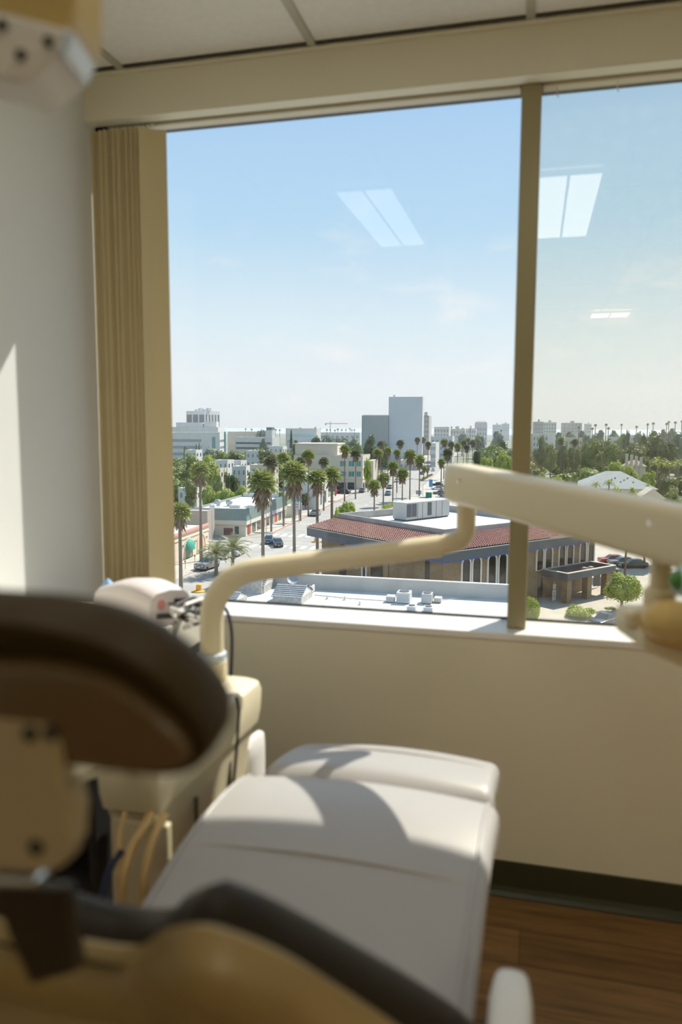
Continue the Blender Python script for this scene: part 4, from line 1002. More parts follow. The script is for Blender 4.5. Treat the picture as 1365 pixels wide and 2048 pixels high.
# ---------------------------------------------------------------- buildings
WH = mat('white_render', (0.68, 0.67, 0.64), 0.8, noise_amt=.08, noise_scale=.3)
GREYR = mat('pale_grey_render', (0.56, 0.565, 0.57), 0.8)
CREAMW = mat('cream_render', (0.66, 0.585, 0.47), 0.8, noise_amt=.06, noise_scale=.4)
GLASSD = mat('dark_window', (0.035, 0.045, 0.05), 0.12, spec=.8)
TEAL = mat('teal_window', (0.06, 0.27, 0.28), 0.15, spec=.8)
BLUEG = mat('blue_grey_window', (0.22, 0.30, 0.35), 0.2, spec=.7)
FLATROOF = mat('flat_roof', (0.78, 0.745, 0.69), 0.85, noise_amt=.12, noise_scale=.5)
ROOFG = mat('grey_shingle', (0.36, 0.37, 0.36), 0.85, noise_amt=.2, noise_scale=3)
BLDS = []
class Bld:
    """building with a vertical edge at (pc, base) ; local x runs along the left face to that edge, y along the right face"""
    def __init__(s, name, label, pL, pC, pR, d, ytop, rz=SA, group=None, ztop=None, base=None, cat='building', minR=4.0, maxR=32.0):
        c = dg(pC, d) if base is None else base; s.c = c; s.rz = rz
        X = Vector((math.cos(rz), math.sin(rz), 0)); Y = Vector((-math.sin(rz), math.cos(rz), 0)); s.X, s.Y = X, Y
        def solve(px, D):
            n = ray(px, 900); n = Vector((n.x, n.y, 0)); n = Vector((n.y, -n.x, 0))    # perpendicular to sight line
            c2 = Vector((c.x, c.y, 0)); q = D.dot(n)
            return -c2.dot(n)/q
        s.L = abs(solve(pL, -X)); s.R = max(minR, abs(solve(pR, Y))) if pR is not None else minR
        s.R = min(s.R, maxR); BLDS.append(s)
        s.H = (zat(ytop, (c-EYE).dot(FWD)) - GZ) if ztop is None else ztop
        s.t = thing(name, label, cat, (c.x, c.y, GZ), rz, group, localparts=True)
    def P(s, px, py, face='L', off=0.0):         # local point on a face seen at a pixel
        r = ray(px, py)
        n = s.Y if face == 'L' else s.X
        p0 = s.c + n*(off if face == 'R' else -off)
        k = (p0-EYE).dot(n)/r.dot(n); w = EYE + r*k - s.c
        return Vector((w.dot(s.X), w.dot(s.Y), w.z))
    def box(s, name, lo, hi, m, bevel=0, parent=None, uv=None):
        return MB().box(lo, hi).build(name, m, parent or s.t, bevel=bevel, uvscale=uv)
    def body(s, m, roofm=FLATROOF, par=.6, z0=0.0, name='walls'):
        w = s.box(name, (-s.L, 0, z0), (0, s.R, s.H-par), m)
        b = MB(); t = .3
        for lo, hi in (((-s.L, 0), (0, t)), ((-s.L, s.R-t), (0, s.R)), ((-s.L, t), (-s.L+t, s.R-t)), ((-t, t), (0, s.R-t))):
            b.box((lo[0], lo[1], s.H-par), (hi[0], hi[1], s.H))
        b.build('parapet', m, s.t); s.box('roof', (-s.L+t, t, s.H-par), (-t, s.R-t, s.H-par+.06), roofm); return w
    def win(s, face, a, b_, z0, z1, m=GLASSD, name='window', off=0.04):
        if face == 'L': return s.box(name, (a, -off, z0), (b_, .05, z1), m)
        return s.box(name, (-.05, a, z0), (off, b_, z1), m)
    def row(s, face, n, z0, z1, frac=.6, m=GLASSD, a=None, b=None, name='window'):
        lo = a if a is not None else (-s.L if face == 'L' else 0); hi = b if b is not None else (0 if face == 'L' else s.R)
        for i in range(n):
            w = (hi-lo)/n; s.win(face, lo+w*(i+.5-frac/2), lo+w*(i+.5+frac/2), z0, z1, m, name)

# --- white hospital group
B = Bld('hospital_tower', 'white hospital tower with dark vertical window strips', 374, 411, 441, 640, 823, math.radians(-12), 'hospital blocks', maxR=80)
B.body(WH, par=1.5)
B.row('L', 3, 3, B.H-3, .80, mat('tower_glass', (.16, .17, .19), .3)); B.row('R', 5, 3, B.H-3, .55, _mats['tower_glass'])
for k in range(4): B.box('roof_plant', (-B.L*.7+k*4, 4, B.H), (-B.L*.7+k*4+2.2, 8, B.H+1.5+k % 2), GREYR)
B = Bld('hospital_block', 'long stacked white hospital block below the hospital tower', 330, 437, 458, 600, 855, math.radians(12), 'hospital blocks')
B.body(WH, par=1.0); B.row('L', 2, B.H-8.5, B.H-5.5, .8, BLUEG, -B.L, -B.L*.25, 'window_band')
B.box('plant_room', (-B.L*.8, 3, B.H), (-B.L*.3, 12, B.H+3.5), WH); B.box('plant_room', (-B.L*.28, 4, B.H), (-B.L*.05, 14, B.H+4.2), WH)
B = Bld('hospital_wing', 'white hospital wing with horizontal window bands and glass stair', 330, 440, 476, 530, 866, math.radians(14), 'hospital blocks')
B.body(WH, par=.8)
for k in range(3): B.win('L', -B.L, -B.L*.33, B.H-6.5-k*4.6, B.H-4.6-k*4.6, BLUEG, 'window_band')
for k in range(3): B.win('R', 0.5, B.R*.72, B.H-6.6-k*4.6, B.H-5.0-k*4.6, BLUEG, 'window_band')
B.win('L', -B.L*.14, -B.L*.08, 4, B.H-3, TEAL, 'stair_glass'); B.win('R', B.R*.62, B.R*.80, 2, B.H+.5, TEAL, 'stair_glass', .6)
B = Bld('parking_structure', 'long low white structure with dark deck openings right of the hospital', 470, 545, 560, 545, 875, math.radians(-4), 'hospital blocks')
B.body(WH, par=.8)
for k in range(3): B.win('L', -B.L+1, -1, B.H-5-k*3.6, B.H-3.6-k*3.6, mat('deck_shade', (.12, .12, .12), .9), 'deck_opening')
B.box('stair_tower', (-6, 2, B.H), (-1, 8, B.H+5), WH); B.box('tower_cap', (-5.6, 2.4, B.H+5), (-1.4, 7.6, B.H+7), _mats['tower_glass'])
B = Bld('distant_block', 'long pale roofed block behind the parking structure', 456, 520, 546, 640, 864, math.radians(4), 'distant low blocks'); B.body(CREAMW)
B = Bld('distant_block', 'distant white block with green glass bands behind the pointed conifer', 572, 634, 642, 620, 857, math.radians(2), 'distant low blocks'); B.body(WH)
B.row('L', 1, B.H-7, B.H-4.5, .94, mat('pale_green_glass', (.45, .58, .54), .3), name='window_band'); B.row('L', 5, B.H-11.5, B.H-9.6, .5, BLUEG)
B.box('lower_wing', (-B.L*.55, -8, 0), (4, 0, B.H-8), WH)
B = Bld('distant_block', 'low white block under the distant palms left of the glass tower', 640, 720, 726, 700, 865, math.radians(2), 'distant low blocks'); B.body(WH); B.row('L', 8, B.H-5, B.H-3, .5, BLUEG)
# --- two towers by the avenue
B = Bld('glass_tower', 'dark glass tower with thin vertical fins left of the blank tower', 725, 776.3, 779, 430, 831, SA)
B.body(mat('tower_dark', (.05, .07, .075), .3), par=.8)
FIN = mat('fin_metal', (.50, .53, .52), .5)
n = 26
for i in range(n):
    x = -B.L + B.L*(i+.3)/n; B.box('fin', (x, -.55, 5), (x+.42, -.05, B.H-.3), FIN)
B.box('edge_panel', (-B.L-.25, -.6, 3), (-B.L+.3, .6, B.H-.2), TEAL)
B.box('cap_band', (-B.L, -.62, B.H-.3), (0, .0, B.H+.3), FIN)
B = Bld('blank_tower', 'tall blank blue grey tower slab beside the avenue', 777, 844, 847, 428, 793.5, math.radians(4.5))
B.body(mat('blank_panel', (.60, .63, .67), .7, noise_amt=.05, noise_scale=.15), par=.5)
B.box('lit_edge', (-.35, -.12, 0), (.12, B.R, B.H+.15), WH); B.box('roof_hatch', (-B.L*.88, 3, B.H), (-B.L*.82, 5, B.H+1.2), GREYR)  # white strip puts the sunlit right side of the slab into colour
B = Bld('slim_tower', 'slim beige residential tower just right of the blank tower', 838, 858, 863, 620, 831, SA); B.body(mat('beige_tower', (.52, .47, .43), .8), par=.8)
for k in range(7): B.row('L', 4, 6+k*4.0, 8.0+k*4.0, .55, BLUEG, -B.L*.85, -.4)
B.box('lift_house', (-B.L*.5, 2, B.H), (-B.L*.2, 5, B.H+3), _mats['beige_tower'])
B = Bld('domed_hotel', 'pale hotel with rounded roof on the skyline left of the mullion', 949, 974, 979, 980, 846, SA); B.body(mat('hotel_wall', (.62, .56, .54), .8), par=.5)
for k in range(4): B.row('L', 5, B.H-9-k*6, B.H-5.5-k*6, .5, BLUEG)
bb = MB()
for q, (s_, z) in enumerate(((1, 0), (.92, 2.4), (.72, 4.6), (.42, 6.0))): pass
bb.loft([[(-B.L/2+sx*B.L/2*s_, B.R/2+sy*B.R/2*s_, B.H+z) for sx, sy in ((-1, -1), (1, -1), (1, 1), (-1, 1))] for s_, z in ((1, 0), (.9, 1.8), (.7, 3.2), (.4, 4.0))]); bb.build('rounded_roof', mat('hotel_roof', (.48, .40, .38), .8), B.t)
for i, (pL, pC, pR, d, yt, m, lab) in enumerate([
 (985, 1002, 1006, 1300, 848, WH, 'faint white tower pair left of the mullion, left one'), (1003, 1018, 1022, 1350, 846, GREYR, 'faint white tower pair left of the mullion, right one'),
 (1068, 1086, 1090, 800, 842, mat('hazy_grey', (.45, .44, .43), .8), 'grey skyline tower touching the mullion in the right pane'), (1086, 1112, 1116, 950, 843, WH, 'wide white skyline block second in the right pane'),
 (1125, 1163, 1168, 1050, 844, mat('hazy_beige', (.50, .47, .45), .8), 'wide beige skyline block third in the right pane'), (1171, 1182, 1186, 1150, 846, WH, 'small white skyline tower fourth in the right pane'),
 (868, 898, 903, 650, 853, WH, 'white apartment block behind the avenue palms, left'), (900, 930, 934, 720, 857, CREAMW, 'pale pink roofed block behind the avenue palms, middle'), (930, 952, 955, 760, 856, WH, 'white low block behind the avenue palms, right'),
 (1066, 1096, 1101, 520, 866, WH, 'white low block beside the mullion below the skyline towers'), (1130, 1165, 1170, 500, 874, CREAMW, 'low cream house among trees of the right pane'), (1220, 1250, 1255, 520, 872, WH, 'white low house among trees of the right pane'), (1262, 1282, 1288, 600, 868, WH, 'second white low house among trees of the right pane'),
 (862, 905, 915, 480, 872, GREYR, 'grey low block behind the palm row beside the avenue'), (800, 842, 850, 400, 920, CREAMW, 'low cream shop under the blank tower'), (862, 872, 890, 430, 885, WH, 'white shopfront at the far end of the avenue')]):
    B = Bld('skyline_block' if d > 700 else 'low_block', lab, pL, pC, pR, d, yt, SA, 'skyline blocks' if d > 700 else 'low blocks among palms'); B.body(m, par=.5)
    nr = 3 if B.H > 12 else 1
    for k in range(nr): B.row('L', 5, B.H-4.2-k*4.2, B.H-2.2-k*4.2, .5, BLUEG)
    if d > 700: B.box('plant_room', (-B.L*.6, 2, B.H), (-B.L*.4, 6, B.H+2.5), m)
# crane
cp = dg(661, 1150); T = thing('tower_crane', 'thin construction crane on the skyline between hospital and glass tower', 'crane', tuple(cp), 0, localparts=True)
zj = zat(848, 1150)-GZ; kx = 1150/FPX
MB().box((-.5, -.5, 0), (.5, .5, zj+4)).build('mast', mat('crane_red', (.55, .42, .36), .7), T); MB().box((-11*kx, -.4, zj), (36*kx, .4, zj+1.1)).build('jib', _mats['crane_red'], T)
MB().box((-11*kx, -.7, zj-2), (-8*kx, .7, zj)).build('counterweight', GREYR, T)

# --- cream office at the corner
B = Bld('cream_office', 'cream three storey corner office with teal windows', 588, 726, 741, 272, 911, SA); B.body(CREAMW, par=.7)
B.box('penthouse', (-B.L, 2, B.H), (B.P(673, 912).x, 16, B.H+3.9), CREAMW); B.box('penthouse_roof', (-B.L-.3, 1.7, B.H+3.9), (B.P(673, 912).x+.3, 16.3, B.H+4.2), FLATROOF)
for zt_, zb_ in ((922, 932.5), (943, 953)):
    for a, b_ in ((681, 692), (698, 709), (714, 722)):
        p, q = B.P(a, zb_), B.P(b_, zt_); w = B.box('window', (p.x, -.06, p.z), (q.x, .05, q.z), TEAL); B.box('glazing_bar', ((p.x+q.x)/2-.05, -.09, p.z), ((p.x+q.x)/2+.05, -.061, q.z), CREAMW)
    for k in range(3):
        a = B.R*(.16+.26*k); z0, z1 = B.P(714, zb_).z, B.P(714, zt_).z; B.win('R', a, a+B.R*.15, z0, z1, TEAL)
for py in (937, 957): z = B.P(700, py).z; B.box('ledge', (-B.L, -.18, z-.15), (.18, B.R, z+.15), mat('cream_ledge', (.70, .63, .52), .8))
for a, b_ in ((674, 692), (696, 709)):
    p, q = B.P(a, 981), B.P(b_, 965); B.box('shopfront', (p.x, -.05, 0.1), (q.x, .05, q.z), GLASSD)
for k in range(3): B.win('R', 1.0+k*B.R*.3, 1.0+k*B.R*.3+B.R*.2, .2, B.P(700, 966).z, GLASSD, 'shopfront')
B.box('wing', (0, B.R*.55, 0), (2.4, B.R+6, B.H*.82), CREAMW)
# --- narrow white building with signs
B = Bld('narrow_white_building', 'narrow white building with tall lit wall behind the sidewalk palms', 600, 638, 657, 206, 956, SA); B.body(WH, par=.5)
for k in range(2): B.win('R', 2+k*5.5, 4.2+k*5.5, 1.0, 4.4, GLASSD)
B.win('L', -B.L*.9, -B.L*.55, 1, 4, GLASSD)
sg = gp(592, 1046); T = thing('roadside_sign', 'blue and white pole sign on the left sidewalk', 'sign', tuple(sg), SA, localparts=True); dd = (sg-EYE).dot(FWD)
zz = lambda py: zat(py, dd)-GZ
MB().box((-1.15, 0, zz(1003)), (.95, .28, zz(987))).build('sign_panel', mat('sign_blue', (.16, .46, .68), .5), T); MB().box((-1.15, 0, zz(1019)), (.95, .28, zz(1003.3))).build('lower_panel', WH, T)
for z_ in (1008, 1013): MB().box((-.8, -.03, zz(z_+1.6)), (.6, -.001, zz(z_))).build('text_line', mat('sign_grey', (.3, .33, .36), .6), T)
for x in (-.9, .7): MB().tube([(x, .14, 0), (x, .14, zz(1019)-.01)], .08, 8).build('post', FIN, T)
def flagb(px, pyb, pyt, lab, w=.75):
    g = gp(px, pyb); d = (g-EYE).dot(FWD); T = thing('feather_banner', lab, 'banner', tuple(g), 0, 'pink banners', localparts=True); h = zat(pyt, d)-GZ
    MB().tube([(0, 0, 0), (0, 0, h)], .03, 6).build('pole', FIN, T)
    MB().loft([[(x, y, z) for x, y, z in ((.032, -.012, .5), (.40*w/.75, -.012+.1, .75), (w, .12, h*.55), (w*.8, .08, h*.95), (.032, -.012, h))], [(x, y+.02, z) for x, y, z in ((.032, -.012, .5), (.40*w/.75, -.012+.1, .75), (w, .12, h*.55), (w*.8, .08, h*.95), (.032, -.012, h))]]).build('banner_cloth', mat('pink_cloth', (.72, .12, .22), .7, trans=.3), T)
flagb(609, 1018, 1000, 'pink banner before the narrow white building'); flagb(670, 996, 978, 'pink banner beside the dark parked van'); flagb(597, 1036, 1011, 'thin red banner under the roadside sign', .5)

# --- green mansard building
MAN = mat('green_mansard', (.25, .31, .28), .6); CW_ = mat('cream_shop_wall', (.68, .63, .51), .8)
c = gp(492, 1073); d = (c-EYE).dot(FWD)
B = Bld('mansard_shop', 'flat roofed shop with grey green metal mansard at the corner', 381, 492, 574, d, 1018, SA, base=c)
H = B.H; zm = B.P(491, 1041).z; z2 = B.P(491, 1050).z
B.box('walls', (-B.L, 0, 0), (0, B.R, zm), CW_)
def mansard(b, x0, x1, y0, y1, za, zb, ins, m, rib=1.1):
    o = MB(); lo = [(x0, y0), (x1, y0), (x1, y1), (x0, y1)]; hi = [(x0+ins, y0+ins), (x1-ins, y0+ins), (x1-ins, y1-ins), (x0+ins, y1-ins)]
    o.loft([[(x, y, za) for x, y in lo], [(x, y, zb) for x, y in hi]], cap=False)
    o.loft([[(x, y, zb) for x, y in hi], [(x, y, zb) for x, y in [(x0+ins+.2, y0+ins+.2), (x1-ins-.2, y0+ins+.2), (x1-ins-.2, y1-ins-.2), (x0+ins+.2, y1-ins-.2)]], [(x, y, zb-.6) for x, y in [(x0+ins+.2, y0+ins+.2), (x1-ins-.2, y0+ins+.2), (x1-ins-.2, y1-ins-.2), (x0+ins+.2, y1-ins-.2)]]], cap=False)
    k = x0+.4
    while k < x1-.2:
        t0 = min(max(k, x0+ins), x1-ins); o.tube([(k, y0-.015, za), (t0, y0+ins-.015, zb)], .035, 4, cap=False); k += rib*.5
    k = y0+.4
    while k < y1-.2:
        t0 = min(max(k, y0+ins), y1-ins); o.tube([(x1+.015, k, za), (x1-ins+.015, t0, zb)], .035, 4, cap=False); k += rib*.5
    return b_build(o, 'mansard_roof', m, b.t)
def b_build(o, n, m, t): return o.build(n, m, t)
mansard(B, -B.L, .35, -.35, B.R, zm, H, .45, MAN)
B.box('roof', (-B.L+.7, .35, zm), (-.35, B.R-.7, H-.45), FLATROOF)
B.box('fascia', (-B.L, -.30, z2), (.30, B.R, zm-.001), mat('cream_fascia', (.70, .66, .56), .8)); 
for a, b_, t_, u_ in ((448, 466, 1056, 1072), (470, 478, 1053, 1068)): p, q = B.P(a, u_), B.P(b_, t_); B.box('window', (p.x, -.05, max(.2, p.z)), (q.x, .04, q.z), mat('red_brown_glass', (.20, .08, .08), .3) if a == 448 else GLASSD)
for k in range(9):
    a = .9+k*B.R/9.3; z1 = 2.7; B.win('R', a, a+B.R/13, .25, z1, GLASSD if k % 3 else mat('shop_red', (.45, .12, .08), .6), 'shopfront')
B.box('name_board', (.301, B.R*.50, z2+.05), (.36, B.R*.78, zm-.1), mat('lavender_sign', (.55, .52, .66), .6))
for px, lab in ((410, 'left'), (433, 'right')):
    p = B.P(px, 998); y = 9.0; x = p.x*1.06; MB().lathe([(.55, 0), (.55, .5), (.75, .55), (.75, 1.0), (.5, 1.35), (.3, 1.4)], (x, y, H-.45), 12).build('roof_vent', mat('galvanised', (.45, .46, .47), .35, metal=.6), B.t)
for px in (400, 441, 452, 478):
    p = B.P(px, 1005); B.box('roof_unit', (p.x, 5.5, H-.45), (p.x+1.2, 6.6, H+.15), WH, bevel=.05)
B.box('back_parapet', (-B.L*.9, B.R-1.4, H-.45), (-1.5, B.R-1.0, H+.5), WH)
B = Bld('brick_annex', 'red brick annex left of the green mansard', 356, 413, 416, 148, 1022, SA); B.body(bump_tiles('red_brick', (.42, .20, .14), (.34, .16, .11), (.45, .38, .32), .4, .15), par=.3)
# shop past the mansard
B = Bld('sidewalk_shop', 'low cream shop with dark shopfronts beyond the green mansard', 571, 589, 604, 186, 1012, SA); B.body(CW_, par=.4); B.row('R', 3, .4, 2.6, .7, GLASSD, name='shopfront')
# --- arched storefront (right face along the avenue)
c = gp(418, 1099); d = (c-EYE).dot(FWD)
B = Bld('arched_storefront', 'cream storefront with green arched awning and red tile coping', 300, 418, None, d, 1052, SA, base=c); PK = mat('peach_stucco', (.74, .62, .48), .85)
Y0 = -38.0
H = zat(1052, d)-GZ
B.box('walls', (-14, Y0, 0), (0, 0, H), PK); B.box('roof', (-13.7, Y0+.3, H), (-.5, -.3, H+.08), FLATROOF)
MB().loft([[(x, y, z) for x, z in ((-.55, H), (.18, H), (.10, H+.28), (-.18, H+.52), (-.5, H+.45))] for y in (Y0, .12)]).build('tile_coping', mat('clay_tile', (.50, .25, .19), .8, noise_amt=.3, noise_scale=6), B.t)
B.box('cornice', (0, Y0, H-.75), (.14, .1, H-.6), PK)
def arch_poly(x, y0, y1, z0, z1, n=10):
    r = (y1-y0)/2; P = [(x, y0, z0), (x, y1, z0)]
    for k in range(n+1): a = math.pi*k/n; P.append((x, (y0+y1)/2+r*math.cos(a), z1-r+r*math.sin(a)))
    return P
for i, (pa, pb) in enumerate(((369.5, 384.5), (395, 410))):
    ya, yb = B.P(pa, 1090, 'R').y, B.P(pb, 1090, 'R').y; zt = H*.78
    MB().prism(arch_poly(-.02, ya, yb, .12, zt), (.05, 0, 0)).build('arch_door' if i == 0 else 'arch_panel', mat('brown_glass', (.16, .11, .08), .3) if i == 0 else mat('terracotta_panel', (.70, .42, .28), .7), B.t)
    fr = MB(); Pi = arch_poly(.0, ya, yb, .12, zt); Po = arch_poly(.0, ya-.22, yb+.22, .12, zt+.22)
    fr.loft([[Vector(p) for p in Po], [Vector(p)+Vector((.12, 0, 0)) for p in Po], [Vector(p)+Vector((.12, 0, 0)) for p in Pi], [Vector(p) for p in Pi]], cap=False); fr.build('arch_surround', mat('cream_trim', (.78, .70, .56), .8), B.t)
    if i == 0:
        r = (yb-ya)/2; ym = (ya+yb)/2; o = MB(); rings = []
        for k in range(7):
            f = k/6; a = math.pi/2*f; rings.append([(.10+1.0*math.cos(a)*math.sin(math.pi*q/10)*.9+.02, ym+r*math.cos(math.pi*q/10), zt-r+.0+ (r)*math.sin(math.pi*q/10)*math.sin(a) - (.15 if k == 0 else 0)) for q in range(11)])
        o.loft(rings, cap=False, close=False); o.build('awning', mat('green_canvas', (.05, .36, .26), .7), B.t)
    B.box('door_panel', (.031, ya+.2, .12), (.05, yb-.2, .75), mat('green_door', (.18, .34, .22), .6))
    for yy in (ya-.75, yb+.75): B.box('wall_lamp', (.0, yy-.12, 2.3), (.3, yy+.12, 2.7), FIN)

# --- brick bank with the tiled roof
c = gp(887, 1125, 7.0); RZB = math.radians(-39.1)
B = Bld('brick_bank', 'brown brick bank with red tiled skirt roof and grey fascia', 614, 887, 1215, (c-EYE).dot(FWD), 1100, RZB, base=Vector((c.x, c.y, GZ)), ztop=9.9)
L, R = B.L, B.R
BRICK = bump_tiles('tan_brick', (.27, .185, .095), (.21, .14, .075), (.27, .21, .13), .45, .16)
SLATE = mat('slate_fascia', (.10, .11, .12), .6); BLUE = mat('blue_edge', (.02, .10, .50), .5); CLAY = mat('roof_clay', (.47, .255, .20), .85, noise_amt=.35, noise_scale=4, color2=(.33, .17, .135))
w_in = 1.5
MB().box((-L+w_in, w_in, 0), (-w_in, R-w_in, 7.3)).build('walls', BRICK, B.t, uvscale=1.0)
fz0, fz1 = 7.0, 8.05
def ringbox(o, x0, x1, y0, y1, t, z0, z1):
    for lo, hi in (((x0, y0), (x1, y0+t)), ((x0, y1-t), (x1, y1)), ((x0, y0+t), (x0+t, y1-t)), ((x1-t, y0+t), (x1, y1-t))): o.box((lo[0], lo[1], z0), (hi[0], hi[1], z1))
    return o
ringbox(MB(), -L, 0, 0, R, .35, fz0, fz1).build('fascia', SLATE, B.t)
ringbox(MB(), -L+.04, -.04, .04, R-.04, 1.4, fz0-.10, fz0-.002).build('blue_soffit_edge', BLUE, B.t)
ringbox(MB(), -L-.08, .08, -.08, R+.08, .3, fz1+.001, fz1+.10).build('gutter_edge', mat('pale_gutter', (.62, .60, .54), .6), B.t)
zt0, zt1, ins = fz1+.08, 9.25, 4.4
def tileslope(p00, p01, p10, p11, name):          # p00-p01 along eave, p10-p11 along ridge
    p00, p01, p10, p11 = map(Vector, (p00, p01, p10, p11)); o = MB()
    nrm = (p01-p00).cross(p10-p00).normalized(); nrm = nrm if nrm.z > 0 else -nrm
    ncol = int((p01-p00).length/.45); nrow = 11; per = 4; grid = []
    for rr in range(nrow):
        for e in (0, 1):
            tt = (rr+e)/nrow; row = []
            for k in range(ncol*per+1):
                s_ = k/(ncol*per); a = p00.lerp(p01, s_); b2 = p10.lerp(p11, s_)
                hgt = .11*abs(math.sin(math.pi*k/per)) + (.12 if e == 0 else 0.0)
                row.append(a.lerp(b2, tt)+nrm*hgt)
            grid.append(row)
    o.loft(grid, cap=False, close=False); o.build(name, CLAY, B.t)
tileslope((-L, 0, zt0), (0, 0, zt0), (-L+1.2, ins, zt1), (-ins, ins, zt1), 'tiled_slope')
tileslope((0, 0, zt0), (0, R, zt0), (-ins, ins, zt1), (-ins, R-ins, zt1), 'tiled_slope')
MB().loft([[(-L, 0, zt0), (-L, R, zt0), (-L+1.2, R-ins, zt1), (-L+1.2, ins, zt1)], [(-L+.1, 0, zt0-.2), (-L+.1, R, zt0-.2), (-L+1.3, R-ins, zt1-.2), (-L+1.3, ins, zt1-.2)]]).build('end_slope', CLAY, B.t)
PAR = mat('stained_parapet', (.40, .385, .36), .85, noise_amt=.2, noise_scale=.6)
ringbox(MB(), -L+1.2, -ins+.0, ins, R-ins, .35, zt1-.4, 9.9).build('parapet', PAR, B.t)
MB().box((-L+1.55, ins+.35, 8.7), (-ins-.35, R-ins-.35, 8.95)).build('roof', FLATROOF, B.t)
MB().tube([(0, 0, zt0+.08), (-ins, ins, zt1+.06)], .13, 8).build('hip_ridge', CLAY, B.t)
# roof plant: long louvred unit
def roofpt(px, py, z):
    p = gp(px, py, z) - B.c; p.z = 0; return Vector((p.dot(B.X), p.dot(B.Y), z))
pa, pb = roofpt(813, 1043, 8.96), roofpt(899, 1033, 8.96)
ux = (pb-pa); Lp = ux.length; ux.normalize(); uy = Vector((-ux.y, ux.x, 0)); uy = uy if (B.X*uy.x+B.Y*uy.y).dot(FWD) > 0 else -uy
hp_ = 2.35
def obx(a0, a1, b0, b1, z0, z1, name, m): 
    P = [pa+ux*a0+uy*b0, pa+ux*a1+uy*b0, pa+ux*a1+uy*b1, pa+ux*a0+uy*b1]; return MB().prism([Vector((p.x, p.y, z0)) for p in P], (0, 0, z1-z0)).build(name, m, B.t)
UNIT = mat('unit_enamel', (.46, .455, .43), .6); LOUV = mat('louvre_dark', (.10, .105, .11), .7)
obx(0, Lp, 0, 2.6, 9.15, 9.15+hp_, 'roof_unit', UNIT); obx(.02*Lp, .985*Lp, .1, 2.5, 8.951, 9.149, 'unit_plinth', LOUV)
for a0, a1 in ((.01, .11), (.125, .225), (.48, .57)): obx(a0*Lp, a1*Lp, -.05, -.001, 9.5, 9.0+hp_, 'louvre', LOUV)
for f in (.25, .36, .68, .82): obx(f*Lp, f*Lp+.05, -.03, -.001, 9.2, 9.1+hp_, 'unit_seam', LOUV)
obx(-.05, Lp+.05, -.12, 2.7, 9.151+hp_, 9.24+hp_, 'unit_lid', WH)
# windows: tall arched pairs with cream surrounds on both street faces
SUR = mat('cream_surround', (.74, .71, .62), .75); BG = mat('bank_glass', (.03, .024, .018), .08, spec=.5)
def archwin(face, a, b_, z0, z1, sur=True):
    w = abs(b_-a); lo, hi = min(a, b_), max(a, b_)
    if face == 'R': mk = lambda y, z, o: (-w_in+o, y, z)
    else: mk = lambda y, z, o: (y, w_in-o, z)
    def poly(l, h, zb, zt_, o, n=8):
        r = (h-l)/2; P = [mk(l, zb, o), mk(h, zb, o)]
        for k in range(n+1): an = math.pi*k/n; P.append(mk((l+h)/2+r*math.cos(an), zt_-r+r*math.sin(an), o))
        return P
    vec = (.06, 0, 0) if face == 'R' else (0, -.06, 0)
    wi = MB().prism(poly(lo, hi, z0, z1, -.02), vec).build('arched_window', BG, B.t)
    if sur:
        Pi = [Vector(p) for p in poly(lo, hi, z0, z1, 0)]; Po = [Vector(p) for p in poly(lo-.20, hi+.20, z0-.05, z1+.22, 0)]; dv = Vector((.16, 0, 0)) if face == 'R' else Vector((0, -.16, 0))
        MB().loft([Po, [p+dv for p in Po], [p+dv for p in Pi], Pi], cap=False).build('surround', SUR, wi)
def yR(px): return B.P(px, 1110, 'R', -w_in).y
for a, b_, z0 in ((925, 940, .6), (946, 961, .6), (977, 992, .6), (998.5, 1013, .6), (1074, 1086, 3.9), (1091, 1103.5, 3.9), (1118.5, 1129.5, 3.9), (1134.5, 1145.5, 3.9), (1160, 1171, 3.9), (1176, 1187, 3.9)): archwin('R', yR(a), yR(b_), z0, 6.75)
for k, (a, b_) in enumerate(((1078, 1088), (1140, 1152), (1190, 1203))): archwin('R', yR(a), yR(b_), .3, 3.0, False)
def xL(px): return B.P(px, 1130, 'L', -w_in).x
archwin('L', xL(851), xL(860), .6, 6.5, False); archwin('L', xL(727), xL(733), .6, 6.6); archwin('L', xL(742), xL(766), .6, 6.6, False); archwin('L', xL(679), xL(693), .6, 6.4, False)
MB().box((xL(769), w_in-.12, .0), (xL(778), w_in-.001, 6.9)).build('brick_pier', BRICK, B.t, uvscale=1.0)
# raised letters on the left face, as much of the word as shows beside the tube
def text_mesh(body, size, depth, name, m, parent, matrix):
    cu = bpy.data.curves.new(name, 'FONT'); cu.body = body; cu.size = size; cu.extrude = depth; cu.align_x = 'CENTER'
    o = bpy.data.objects.new(name, cu); COL.objects.link(o); dg_ = bpy.context.evaluated_depsgraph_get(); me = bpy.data.meshes.new_from_object(o.evaluated_get(dg_)); bpy.data.objects.remove(o)
    me.materials.clear(); me.materials.append(m); ob = bpy.data.objects.new(name, me); COL.objects.link(ob); ob.parent = parent; ob.matrix_local = matrix; return ob
zl = B.P(711, 1137, 'L', -w_in).z
text_mesh('NS', .95, .04, 'wall_letters', WH, B.t, Matrix.Translation((xL(711), w_in-.05, zl)) @ Matrix.Rotation(math.radians(90), 4, 'X'))
